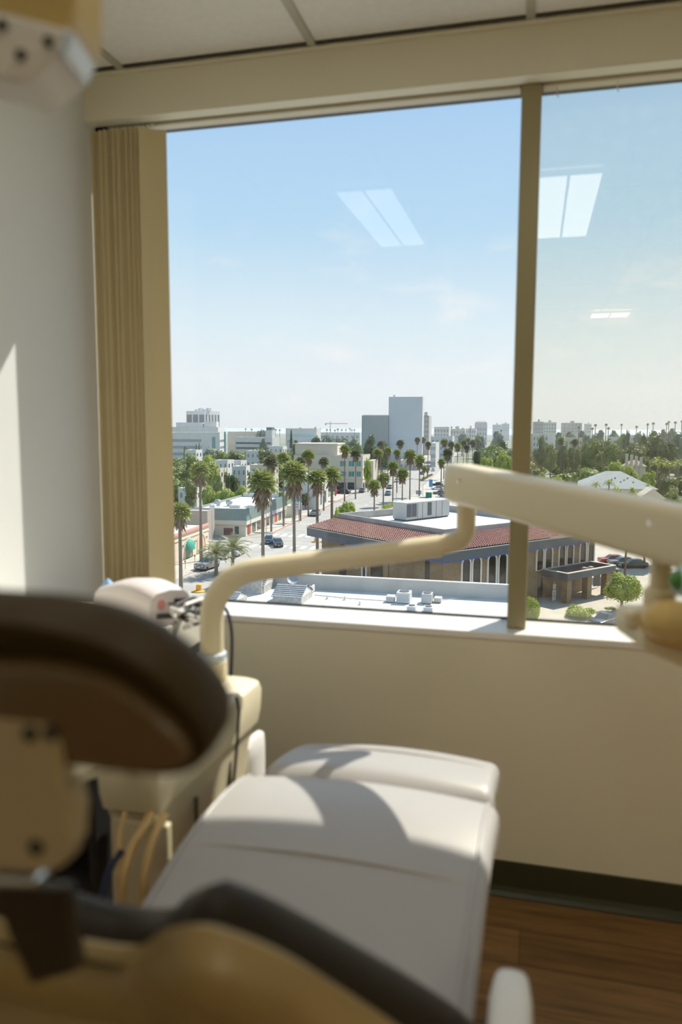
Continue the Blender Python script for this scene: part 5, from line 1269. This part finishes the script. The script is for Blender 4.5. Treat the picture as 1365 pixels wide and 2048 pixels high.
# entrance canopy on the right face
EC = 4.6; ca, cb = yR(1085), yR(1215)
cz0, cz1 = 3.1, 3.95
cc = gp(1136, 1160, 3.2) - B.c; cx1 = cc.dot(B.X); cy0 = cc.dot(B.Y); cc2 = gp(1231, 1142, 3.2)-B.c; cy1 = min(cc2.dot(B.Y), R+2)
ringbox(MB(), -w_in, cx1, cy0, cy1, .3, cz0, cz1).build('canopy_fascia', SLATE, B.t)
ringbox(MB(), -w_in+.02, cx1+.05, cy0-.05, cy1+.05, .38, cz1+.001, cz1+.08).build('canopy_edge', _mats['pale_gutter'], B.t)
MB().box((-w_in+.05, cy0+.3, cz0), (cx1-.3, cy1-.3, cz0+.25)).build('canopy_roof', mat('red_roofing', (.36, .14, .08), .9), B.t)
for y in (cy0+.9, (cy0+cy1)/2, cy1-1.0): MB().box((cx1-1.2, y-.45, 0), (cx1-.35, y+.45, cz0-.001)).build('canopy_pillar', BRICK, B.t, uvscale=1.0)
for y, x in ((cy0+2, -2.6+cx1*.2), (cy0+5, cx1*.4), (cy0+6.2, cx1*.45)): MB().box((x, y, cz0+.25), (x+.5, y+.5, cz0+.95)).build('canopy_vent', UNIT, B.t)
sgp = gp(1109, 1203); T = thing('notice_board', 'white notice board standing before the bank entrance', 'sign board', tuple(sgp), RZB+math.pi/2, localparts=True)
MB().box((-.35, 0, .15), (.35, .05, 1.5)).build('board', WH, T); MB().box((-.03, .052, 0), (.03, .11, 2.6)).build('post', FIN, T); MB().box((-.28, -.012, 1.62), (.28, .05, 2.25)).build('upper_plate', WH, T)
for z_ in (.6, .85, 1.1): MB().box((-.25, -.006, z_), (.25, -.0005, z_+.07)).build('text_line', mat('sign_dark', (.2, .2, .22), .6), T)

# --- white roofed building in the foreground
HR = 8.5; c = gp(1032, 1236, HR); far = gp(800, 1186, HR).y
RB = thing('white_roof_building', 'nearby building with broad white flat roof and parapet below the window', 'building', (c.x, far, GZ), 0, localparts=True)
xl = gp(470, 1172, HR).x - c.x; y0 = -42.0
ROOFW = mat('white_membrane', (.70, .665, .61), .85, noise_amt=.14, noise_scale=.25)
MB().box((xl, y0, 0), (0, 0, HR-.1)).build('walls', CREAMW, RB); MB().box((xl+.25, y0, HR-.099), (-.25, -.3, HR)).build('roof', ROOFW, RB)
MB().box((xl, -.3, HR-.099), (0, 0, HR+1.15)).build('parapet', PAR if False else mat('parapet_grey', (.55, .53, .48), .85, noise_amt=.1, noise_scale=.6), RB)
MB().box((-.25, y0, HR-.098), (0, -.301, HR+.35)).build('parapet', _mats['parapet_grey'], RB); MB().box((xl, y0, HR-.098), (xl+.25, -.301, HR+.35)).build('parapet', _mats['parapet_grey'], RB)
MB().box((xl-.05, -.36, HR+1.151), (.05, .05, HR+1.22)).build('coping', WH, RB)
def rp(px, py): return gp(px, py, HR)
def unit(name, lab, px0, px1, pyb, pyt, dep, m, grp, fan=True, cat='roof unit'):
    a, b_ = rp(px0, pyb), rp(px1, pyb); d = (a-EYE).dot(FWD); h = zat(pyt, d)-(GZ+HR)
    T = thing(name, lab, cat, ((a.x+b_.x)/2, a.y+dep/2, GZ+HR), 0, grp, localparts=True); w = (b_.x-a.x)/2
    MB().box((-w, -dep/2, .06), (w, dep/2, h)).build('casing', m, T, bevel=.02)
    MB().box((-w*.9, -dep*.45, .001), (w*.9, dep*.45, .06)).build('plinth', LOUV, T)
    if fan: MB().lathe([(min(w, dep/2)*.75, h), (min(w, dep/2)*.75, h+.05), (min(w, dep/2)*.6, h+.052)], n=16).build('fan_ring', LOUV, T)
    if w > .3: MB().box((-w*.85, -dep/2-.012, h*.2), (w*.85, -dep/2-.001, h*.85)).build('grille', mat('grille_grey', (.50, .51, .51), .6), T)
    return T
gr = 'condensers on the white roof'
unit('roof_condenser', 'large square condenser, left one of the two biggest on the white roof', 793, 821, 1207, 1184, 1.1, WH, gr)
unit('roof_condenser', 'large grey condenser, right one of the two biggest on the white roof', 843, 864, 1208, 1187, 1.0, UNIT, gr)
unit('roof_condenser', 'small condenser left of the biggest pair on the white roof', 772, 789, 1205, 1192, .8, WH, gr, False)
unit('roof_condenser', 'small condenser right of the biggest pair on the white roof', 868, 883, 1206, 1195, .8, mat('aged_white', (.60, .56, .48), .7), gr, False)
unit('roof_condenser', 'small front condenser with round fan, left, on the white roof', 814, 832, 1224, 1212, .8, WH, gr)
unit('roof_condenser', 'small front condenser with round fan, right, on the white roof', 847, 866, 1225, 1214, .8, WH, gr)
unit('roof_condenser', 'small condenser beside the shingled skylight houses', 610, 626, 1186, 1172, .8, WH, gr)
def shed(lab, pl, pr, pyb, pyr, dep):
    a, b_ = rp(pl, pyb), rp(pr, pyb); d = (a-EYE).dot(FWD); h = (zat(pyr, d)-(GZ+HR)); w = b_.x-a.x
    T = thing('roof_dormer', lab, 'roof shed', (a.x, a.y, GZ+HR), 0, 'shingled sheds on the white roof', localparts=True); e = h*.45
    MB().box((0, 0, 0), (w, dep, e)).build('walls', mat('stained_shed_wall', (.55, .52, .47), .9, noise_amt=.3, noise_scale=3), T)
    o = MB().loft([[(w-.02, 0, e), (w-.02, dep, e), (w-.02, dep/2, h)], [(0.02, 0, e), (.02, dep, e), (.02, dep/2, h)]]); o.build('gable', WH, T)
    o = MB(); nrm = .05
    for (ya, yb2) in ((-.12, dep/2), (dep+.12, dep/2)):
        K = 7
        for k in range(K):
            f0, f1 = k/K, (k+1)/K; y_0, y_1 = ya+(yb2-ya)*f0, ya+(yb2-ya)*f1; z_0, z_1 = e-.05+(h-e+.05)*f0, e-.05+(h-e+.05)*f1
            o.add([(-.1, y_0, z_0+.10), (w+.05, y_0, z_0+.10), (w+.05, y_1, z_1+.05), (-.1, y_1, z_1+.05), (-.1, y_0, z_0+.03), (w+.05, y_0, z_0+.03)], [(0, 1, 2, 3), (4, 5, 1, 0)])
    o.build('shingles', bump_tiles('shingle_pattern', (.34, .36, .37), (.25, .27, .28), (.16, .17, .18), .3, .2), T, uvscale=1.0)
shed('shingled skylight shed with stained wall, far one on the white roof', 474, 533, 1184, 1152, 3.2)
shed('shingled skylight shed on the white roof, middle one', 546, 608, 1206, 1176, 3.0)
shed('shingled skylight shed nearest the window sill on the white roof', 440, 473, 1212, 1191, 2.6)
a = rp(585, 1180); T = thing('satellite_dish', 'grey satellite dish on the white roof by the parapet', 'satellite dish', tuple(a), 0, localparts=True)
MB().tube([(0, 0, 0), (0, 0, .7)], .04, 8).build('mast', FIN, T)
MB().lathe([(.02, 0), (.28, .05), (.46, .16), (.48, .165), (.28, .07), (.02, .02)], (0, 0, .85), 18, Euler((math.radians(50), 0, math.radians(30))).to_matrix()).build('dish', mat('dish_grey', (.35, .36, .37), .5), T)
MB().tube([(0, 0, .8), (.25, -.45, 1.05)], .02, 6).build('feed_arm', FIN, T)
pp = [(630, 1192), (700, 1199), (760, 1203), (792, 1206)]
MB_ = MB().tube([rp(*q)+Vector((0, 0, .08)) for q in pp], .035, 6); tag(MB_.build('roof_pipe', mat('pipe_grey', (.45, .44, .42), .7)), 'thin pipe running over the white roof to the condensers', 'pipe')
MB_ = MB().tube([rp(*q)+Vector((0, 0, .06)) for q in ((884, 1201), (930, 1198), (1012, 1192))], .03, 6); tag(MB_.build('roof_pipe', _mats['pipe_grey']), 'thin pipe running from the condensers to the mullion side', 'pipe')
for px, py, lab in ((690, 1200, 'left'), (720, 1210, 'middle'), (655, 1198, 'far left')):
    a = rp(px, py); tag(MB().lathe([(.12, 0), (.12, .05), (.07, .06), (.07, .3)], (0, 0, 0), 10).build('vent_pipe', WH, off=(0, 0, 0)), f'short vent pipe on the white roof, {lab} one', 'vent pipe', 'vent pipes on the white roof').location = a
# wooden fence panel at the roof's left edge
a = rp(459, 1188); T = tag(MB().box((0, 0, 0), (2.6, .12, 1.9)).build('fence_panel', mat('weathered_board', (.62, .57, .50), .9, noise_amt=.25, noise_scale=3), off=None), 'pale weathered fence panel at the left edge of the white roof', 'fence'); T.location = a + Vector((0, .6, 0))

# --- houses in the right pane
def house(lab, pL, pC, pR, d, yeave, yridge, rz, wall, roofm, name='house', gable=False, grp=None):
    B = Bld(name, lab, pL, pC, pR, d, yeave, rz, grp, cat='house'); L, R, H = B.L, B.R, B.H
    B.box('walls', (-L, 0, 0), (0, R, H), wall); rid = zat(yridge, d+R/2)-GZ; e = .5
    o = MB()
    if gable: P0 = [(-L-e, -e, H-.1), (e, -e, H-.1), (e, R+e, H-.1), (-L-e, R+e, H-.1)]; T_ = [(-L/2, -e, rid), (-L/2, R+e, rid)]; o.add(P0+T_, [(0, 3, 5, 4), (1, 4, 5, 2), (0, 4, 1), (2, 5, 3), (0, 1, 2, 3)])
    else: P0 = [(-L-e, -e, H-.1), (e, -e, H-.1), (e, R+e, H-.1), (-L-e, R+e, H-.1)]; T_ = [(-L+R/2, R/2, rid), (-R/2, R/2, rid)] if L > R else [(-L/2, L/2, rid), (-L/2, R-L/2, rid)]; o.add(P0+T_, [(0, 1, 5, 4), (1, 2, 5), (2, 3, 4, 5), (3, 0, 4), (0, 1, 2, 3)] if L > R else [(0, 1, 4), (1, 2, 5, 4), (2, 3, 5), (3, 0, 4, 5), (0, 1, 2, 3)])
    o.build('roof', roofm, B.t); B.rid = rid; return B
GR2 = mat('grey_composite', (.40, .42, .42), .85, noise_amt=.12, noise_scale=1.5)
B = house('house with wide grey hip roof in the right pane', 1165, 1318, 1352, 205, 975, 941, math.radians(6), CREAMW, GR2)
for k in range(7): B.box('roof_vent', (-B.L*.62+k*1.1, B.R*.16+(k % 3)*.9, (B.H-.1)+(B.rid-B.H+.1)*(2*(B.R*.16+(k % 3)*.9)/B.R)-.2), (-B.L*.62+k*1.1+.3, B.R*.16+(k % 3)*.9+.3, (B.H-.1)+(B.rid-B.H+.1)*(2*(B.R*.16+(k % 3)*.9)/B.R)+.4), LOUV)
B = house('house with pinkish roof and four chimneys in the right pane', 1252, 1294, 1300, 262, 930, 918, math.radians(4), CREAMW, mat('pink_roof', (.52, .40, .34), .85))
for k in range(4): x = -B.L*.98+k*B.L*.23; B.box('chimney', (x, -.3, B.H*.5), (x+.85, .6, B.rid+2.2-k*.4), mat('chimney_stucco', (.62, .54, .46), .85))
house('small tan gable house under the right frame edge', 1286, 1334, 1345, 168, 994, 974, math.radians(2), mat('tan_stucco', (.58, .47, .34), .85), CREAMW, gable=True)
# --- low houses in the left pane
for i, (pL, pC, pR, d, yt, lab) in enumerate([
 (428, 455, 462, 265, 921, 'low white house below the clipped tree row, left'), (456, 482, 488, 275, 922, 'low white house below the clipped tree row, right'),
 (464, 492, 496, 235, 933, 'white house with dark roof edge left of the thick skirted palm'), (412, 440, 446, 240, 938, 'cream flat house behind the thin cypresses'),
 (492, 520, 526, 300, 902, 'tiny white house beside the eucalyptus'), (370, 392, 396, 300, 901, 'white flat roof left of the clipped tree row'),
 (538, 566, 574, 330, 893, 'white low building right of the eucalyptus'), (500, 545, 552, 225, 930, 'long pale roof behind the two large palms'), (355, 392, 398, 200, 977, 'tan dirt roofed shed by the blind')]):
    B = Bld('low_house', lab, pL, pC, pR, d, yt, math.radians(4), 'low houses among the trees', cat='house', minR=7); B.body((WH, WH, WH, CREAMW)[i % 4], par=.4); 
    for k in range(max(1, int(B.H/3.2))): B.row('L', 3, B.H-2.6-k*3.2, B.H-1.3-k*3.2, .35, BLUEG); B.row('R', 2, B.H-2.6-k*3.2, B.H-1.3-k*3.2, .3, GLASSD)
# ---------------------------------------------------------------- cars
def carmesh():
    def sec(x, zb, zs, zr, ws, wr):              # cross-section loop at station x: sill, shoulder, roof
        return [(x, -ws, zb), (x, -ws*1.02, zs*.8), (x, -ws, zs), (x, -wr, zr), (x, wr, zr), (x, ws, zs), (x, ws*1.02, zs*.8), (x, ws, zb)]
    body = MB().loft([sec(-2.25, .35, .70, .74, .72, .62), sec(-2.15, .25, .82, .90, .84, .72), sec(-1.4, .22, .90, .95, .90, .76), sec(-.7, .22, .93, .97, .91, .76), sec(1.35, .22, .95, 1.0, .91, .76), sec(2.05, .25, .92, .98, .86, .72), sec(2.25, .35, .78, .84, .76, .64)])
    cab = MB().loft([[(-1.05, -.78, .94), (-1.05, .78, .94), (1.75, .78, .97), (1.75, -.78, .97)], [(-.35, -.64, 1.38), (-.35, .64, 1.38), (1.15, .64, 1.40), (1.15, -.64, 1.40)]])
    roof = MB().loft([[(-.38, -.655, 1.375), (-.38, .655, 1.375), (1.18, .655, 1.395), (1.18, -.655, 1.395)], [(-.22, -.57, 1.45), (-.22, .57, 1.45), (1.05, .57, 1.46), (1.05, -.57, 1.46)]])
    return body, cab, roof
def _mesh(b, sm=False):
    o = b.build('tmp', None, smooth=sm, ang=40); me = o.data; bpy.data.objects.remove(o); return me
_b, _c, _r = carmesh(); CARB, CARC, CARR = _mesh(_b, True), _mesh(_c), _mesh(_r)
WHEEL = _mesh(MB().lathe([(.18, -.11), (.33, -.10), (.335, .10), (.18, .11)], n=14, M=Matrix.Rotation(math.radians(90), 3, 'X')))
TYRE = mat('tyre', (.015, .015, .015), .8); HEADL = mat('headlight_glass', (.75, .76, .78), .1)
LIGHTM = _mesh(MB().box((-2.27, -.70, .62), (-2.16, -.42, .74))); PLATEM = _mesh(MB().box((-2.285, -.20, .42), (-2.24, .20, .54)))
PAINTS = {k: mat('car_paint_'+k, v, .25, coat=.6) for k, v in {'black': (.02, .022, .026), 'grey': (.20, .21, .22), 'silver': (.50, .51, .52), 'white': (.75, .75, .75), 'navy': (.03, .05, .10), 'red': (.40, .03, .04), 'teal': (.16, .24, .25)}.items()}
def car(g, rz, paint, lab, s=1.0, grp='cars along the avenue', high=1.0):
    t = thing('parked_car' if 'parked' in lab else 'car', lab, 'car', tuple(g), rz, grp, localparts=True)
    S = (s, s, s*high)
    part('body', CARB, PAINTS[paint], t, scale=S); part('windows', CARC, GLASSD, t, scale=S); part('roof', CARR, PAINTS[paint], t, scale=S)
    for x in (-1.4, 1.38):
        for y in (-.80, .80): part('wheel', WHEEL, TYRE, t, (x*s, y*s, .335*s), (s, s, s))
    for m_ in (1, -1): part('headlight', LIGHTM, HEADL, t, scale=(s, s*m_, s*high))
    part('number_plate', PLATEM, WH, t, scale=S)
    return t
TOUS = SA + math.radians(90)                      # nose towards the window
AWAY = SA - math.radians(90)
def carpx(px, py, *a, **k): return car(gp(px, py), *a, **k)
carpx(415, 1137, TOUS-.18, 'grey', 'grey parked suv facing the window before the arched storefront', s=1.12, high=1.12)
carpx(452, 1115, TOUS, 'white', 'white parked car partly behind the feather palms')
carpx(474, 1110, TOUS, 'silver', 'silver parked car behind the second feather palm')
carpx(556, 1092, TOUS+.35, 'black', 'dark car turning right of the thick palm trunk')
carpx(538, 1086, TOUS+.2, 'navy', 'blue car waiting just behind the turning dark car')
carpx(631, 1031, TOUS, 'grey', 'grey parked car beside the red kerb on the left sidewalk', s=1.1)
carpx(686, 988, AWAY+1.4, 'black', 'dark parked van by the pink banner on the corner', s=1.15, high=1.2)
carpx(725, 984, AWAY, 'grey', 'dark parked car on the corner before the cream office')
carpx(777, 990, AWAY, 'teal', 'grey green car on the avenue behind the planter palms')
carpx(780, 977, AWAY, 'grey', 'grey car further behind the planter palms')
carpx(794, 964, TOUS, 'white', 'white car between two planter palms on the avenue')
carpx(829, 938, TOUS, 'black', 'dark car beside the avenue median')
carpx(844, 949, TOUS, 'navy', 'blue car right by the median end')
carpx(867, 942, AWAY, 'silver', 'silver car right of the median')
carpx(869, 934, AWAY, 'black', 'dark car further right of the median')
carpx(874, 927, AWAY, 'white', 'white car at the far end of the avenue')
LOTC = [(876, 980, 'white', 'white parked car beside the red one in the lot'), (890, 978, 'red', 'red parked car in the lot by the blue box sign'), (880, 989, 'grey', 'grey parked car, second row of the lot'), (893, 988, 'silver', 'silver parked car, second row of the lot'),
        (886, 999, 'silver', 'silver parked car nearest the bank roof'), (901, 999, 'white', 'white parked car nearest the spring arm end'), (875, 972, 'black', 'black parked car at the back of the lot'), (905, 985, 'black', 'black parked car hidden by the spring arm end')]
for px, py, p, lab in LOTC: carpx(px, py, p and AWAY+1.5, p, lab, grp='cars in the parking lot')
car(dg(1226, 84), RZB+1.6, 'navy', 'dark blue parked sedan behind the broad bright bush', grp='cars by the bank')
for px, d, p, lab in ((1235, 124, 'red', 'dark red parked car under the spring arm'), (1255, 122, 'grey', 'grey parked car under the spring arm beside the dark red one'), (1277, 120, 'black', 'black parked car under the spring arm'), (1356, 108, 'grey', 'dark grey car at the right frame edge above the green handpiece')):
    car(dg(px, d), .3, p, lab, grp='cars by the bank')

# ---------------------------------------------------------------- street furniture
def lamp_post(px, pyb, pyt, lab, arm=1.0):
    g = gp(px, pyb); d = (g-EYE).dot(FWD); h = zat(pyt, d)-GZ; T = thing('street_light', lab, 'street light', tuple(g), 0, 'street lights', localparts=True)
    MB().tube([(0, 0, 0), (0, 0, h*.5), (0, 0, h)], [.10, .08, .06], 8).build('pole', FIN, T); MB().tube([(0, 0, h), (arm*.6, 0, h+.2), (arm*1.2, 0, h+.25)], .04, 6).build('arm', FIN, T)
    MB().box((arm*1.2, -.12, h+.19), (arm*1.2+.6*(1 if arm > 0 else -1), .12, h+.31)).build('lamp_head', WH, T)
lamp_post(425, 1083, 1017, 'street light before the green mansard'); lamp_post(533, 1072, 1008, 'street light right of the thick skirted palm', -1)
lamp_post(793, 1007, 975, 'street light among the planter palms', .8); lamp_post(846, 992, 968, 'thin street light left of the green container', .6); lamp_post(1181, 1000, 935, 'pale utility post by the grey roofed house', .5)
g = gp(862, 979); T = thing('pole_sign', 'blue cabinet sign on a pole right of the avenue', 'sign', tuple(g), SA, localparts=True); d = (g-EYE).dot(FWD); h0, h1 = zat(973, d)-GZ, zat(958, d)-GZ
MB().box((-.62, -.15, h0), (.62, .15, h1)).build('cabinet', mat('sign_cobalt', (.10, .28, .60), .5), T); MB().tube([(0, 0, 0), (0, 0, h0-.005)], .08, 8).build('pole', FIN, T)
g = gp(838, 992); T = thing('pole_sign', 'grey traffic sign panel beside the slim palm', 'sign', tuple(g), SA, localparts=True); d = (g-EYE).dot(FWD); h0, h1 = zat(988, d)-GZ, zat(980, d)-GZ
MB().box((-.9, -.5, h0), (.9, -.4, h1)).build('panel', mat('sign_dull', (.45, .42, .45), .6), T); MB().tube([(0, -.34, 0), (0, -.34, h1)], .05, 8).build('pole', FIN, T)
g = gp(858, 998); T = thing('green_container', 'dark green container box behind the bank roof', 'container', tuple(g), SA, localparts=True); d = (g-EYE).dot(FWD); h1 = zat(984, d)-GZ
MB().box((-.9, -.7, .1), (.9, .7, h1-.15)).build('body', mat('dark_green', (.05, .22, .17), .6), T); MB().box((-.95, -.75, h1-.148), (.95, .75, h1)).build('lid', _mats['dark_green'], T); MB().box((-.8, -.6, 0), (.8, .6, .099)).build('skid', LOUV, T)
for px, py, lab in ((398, 1183, 'yellow island marker by the blind at street level'), (633, 1084, 'yellow island marker on the crosswalk before the tiled roof')):
    g = gp(px, py); T = thing('island_marker', lab, 'traffic marker', tuple(g), 0, 'yellow island markers', localparts=True)
    MB().lathe([(1.0, 0), (.95, .12), (.5, .18)], n=14).build('base', mat('yellow_paint', (.70, .42, .05), .7), T); MB().lathe([(.36, .181), (.40, .5), (.34, .95), (.1, 1.05)], n=12).build('bollard', mat('orange_paint', (.80, .40, .05), .6), T)
for px, py in ((371, 1139), (390, 1127), (418, 1110)):
    g = gp(px, py); T = thing('parking_meter', {371: 'parking meter on the left sidewalk nearest the blind', 390: 'second parking meter on the left sidewalk', 418: 'third parking meter on the left sidewalk beside the grey suv'}[px], 'parking meter', tuple(g), 0, 'parking meters', localparts=True)
    MB().tube([(0, 0, .1), (0, 0, 1.15)], .04, 6).build('post', LOUV, T); MB().lathe([(.10, 1.151), (.13, 1.3), (.05, 1.45)], n=10).build('head', LOUV, T)
# planter hedge behind the bank's raised parapet
pl = MB(); pr = random.Random(3)
for k in range(420):
    f = pr.random(); p = gp(766+50*f, 1017-12*f, .3)+Vector((pr.uniform(-.5, .5), pr.uniform(-.5, .5), 0)); hgt = pr.uniform(.5, 1.3); a = pr.uniform(0, 6.28); q = Vector((math.cos(a), math.sin(a), 0))
    pl.add([p-q*.12, p+q*.12, p+q*.25+Vector((pr.uniform(-.2, .2), pr.uniform(-.2, .2), hgt))], [(0, 1, 2)])
tag(pl.build('planter_grass', GREEN['bright']), 'bright strip of planter grass between bank roof and avenue', 'planting', kind='stuff')
md = MB()
for k in range(260):
    f = pr.random(); p = gp(842+22*f, 962-12*f, .1)+Vector((pr.uniform(-.6, .6), pr.uniform(-.6, .6), 0)); a = pr.uniform(0, 6.28); q = Vector((math.cos(a), math.sin(a), 0))
    md.add([p-q*.3, p+q*.3, p+Vector((pr.uniform(-.3, .3), pr.uniform(-.3, .3), pr.uniform(.3, .9)))], [(0, 1, 2)])
tag(md.build('median_grass', mat('dry_grass', (.40, .33, .12), .8)), 'dry strip of grass on the avenue median', 'planting', kind='stuff')
# uncounted garden growth filling the blocks between the houses
un = MB(); ur = random.Random(8)
src = FOL['small'][0]; SV_ = [v.co.copy() for v in src.vertices]; SF_ = [tuple(p.vertices) for p in src.polygons]
for k in range(900):
    sd = ur.random()
    if sd < .45: u, v = ur.uniform(-170, -60), ur.uniform(165, 620)
    else: u, v = ur.uniform(-2, 200), ur.uniform(175, 620)
    if sd < .45 and u > -75 and v < 230: u -= 40
    s_ = ur.uniform(2.2, 4.6)*(1+v/900); p = st(u, v)
    if any(-bb_.L-s_-2 < (p-bb_.c).dot(bb_.X) < s_+2 and -s_-10 < (p-bb_.c).dot(bb_.Y) < bb_.R+s_+2 for bb_ in BLDS): continue
    if any((p.x-q_[0])**2+(p.y-q_[1])**2 < (q_[2]+s_)**2 for q_ in CROWNS): continue
    a = ur.uniform(0, 6.28); ca_, sa_ = math.cos(a), math.sin(a); hh = ur.uniform(.6, 1.1)*s_
    un.add([(p.x+(q.x*ca_-q.y*sa_)*s_, p.y+(q.x*sa_+q.y*ca_)*s_, GZ+.55*hh+q.z*hh) for q in SV_], SF_)
tag(un.build('garden_growth', GREEN['mid']), 'green garden growth filling the blocks between houses and trees', 'garden growth', kind='stuff')
# ---------------------------------------------------------------- sea haze over the town
HZ = bpy.data.materials.new('sea_haze'); HZ.use_nodes = True; nt = HZ.node_tree; nt.nodes.clear()
vs_ = nt.nodes.new('ShaderNodeVolumeScatter'); vs_.inputs['Color'].default_value = (0.97, 0.98, 1.0, 1); vs_.inputs['Density'].default_value = HAZE; vs_.inputs['Anisotropy'].default_value = 0.2
nt.links.new(vs_.outputs[0], nt.nodes.new('ShaderNodeOutputMaterial').inputs['Volume'])
hz = MB().box((-2500, 250, GZ+.2), (2500, 2550, 130)).build('haze', HZ); tag(hz, 'thin pale sea haze over the distant town', 'haze', kind='structure')

for _o in list(bpy.data.objects):
    if '_base' in _o: del _o['_base']
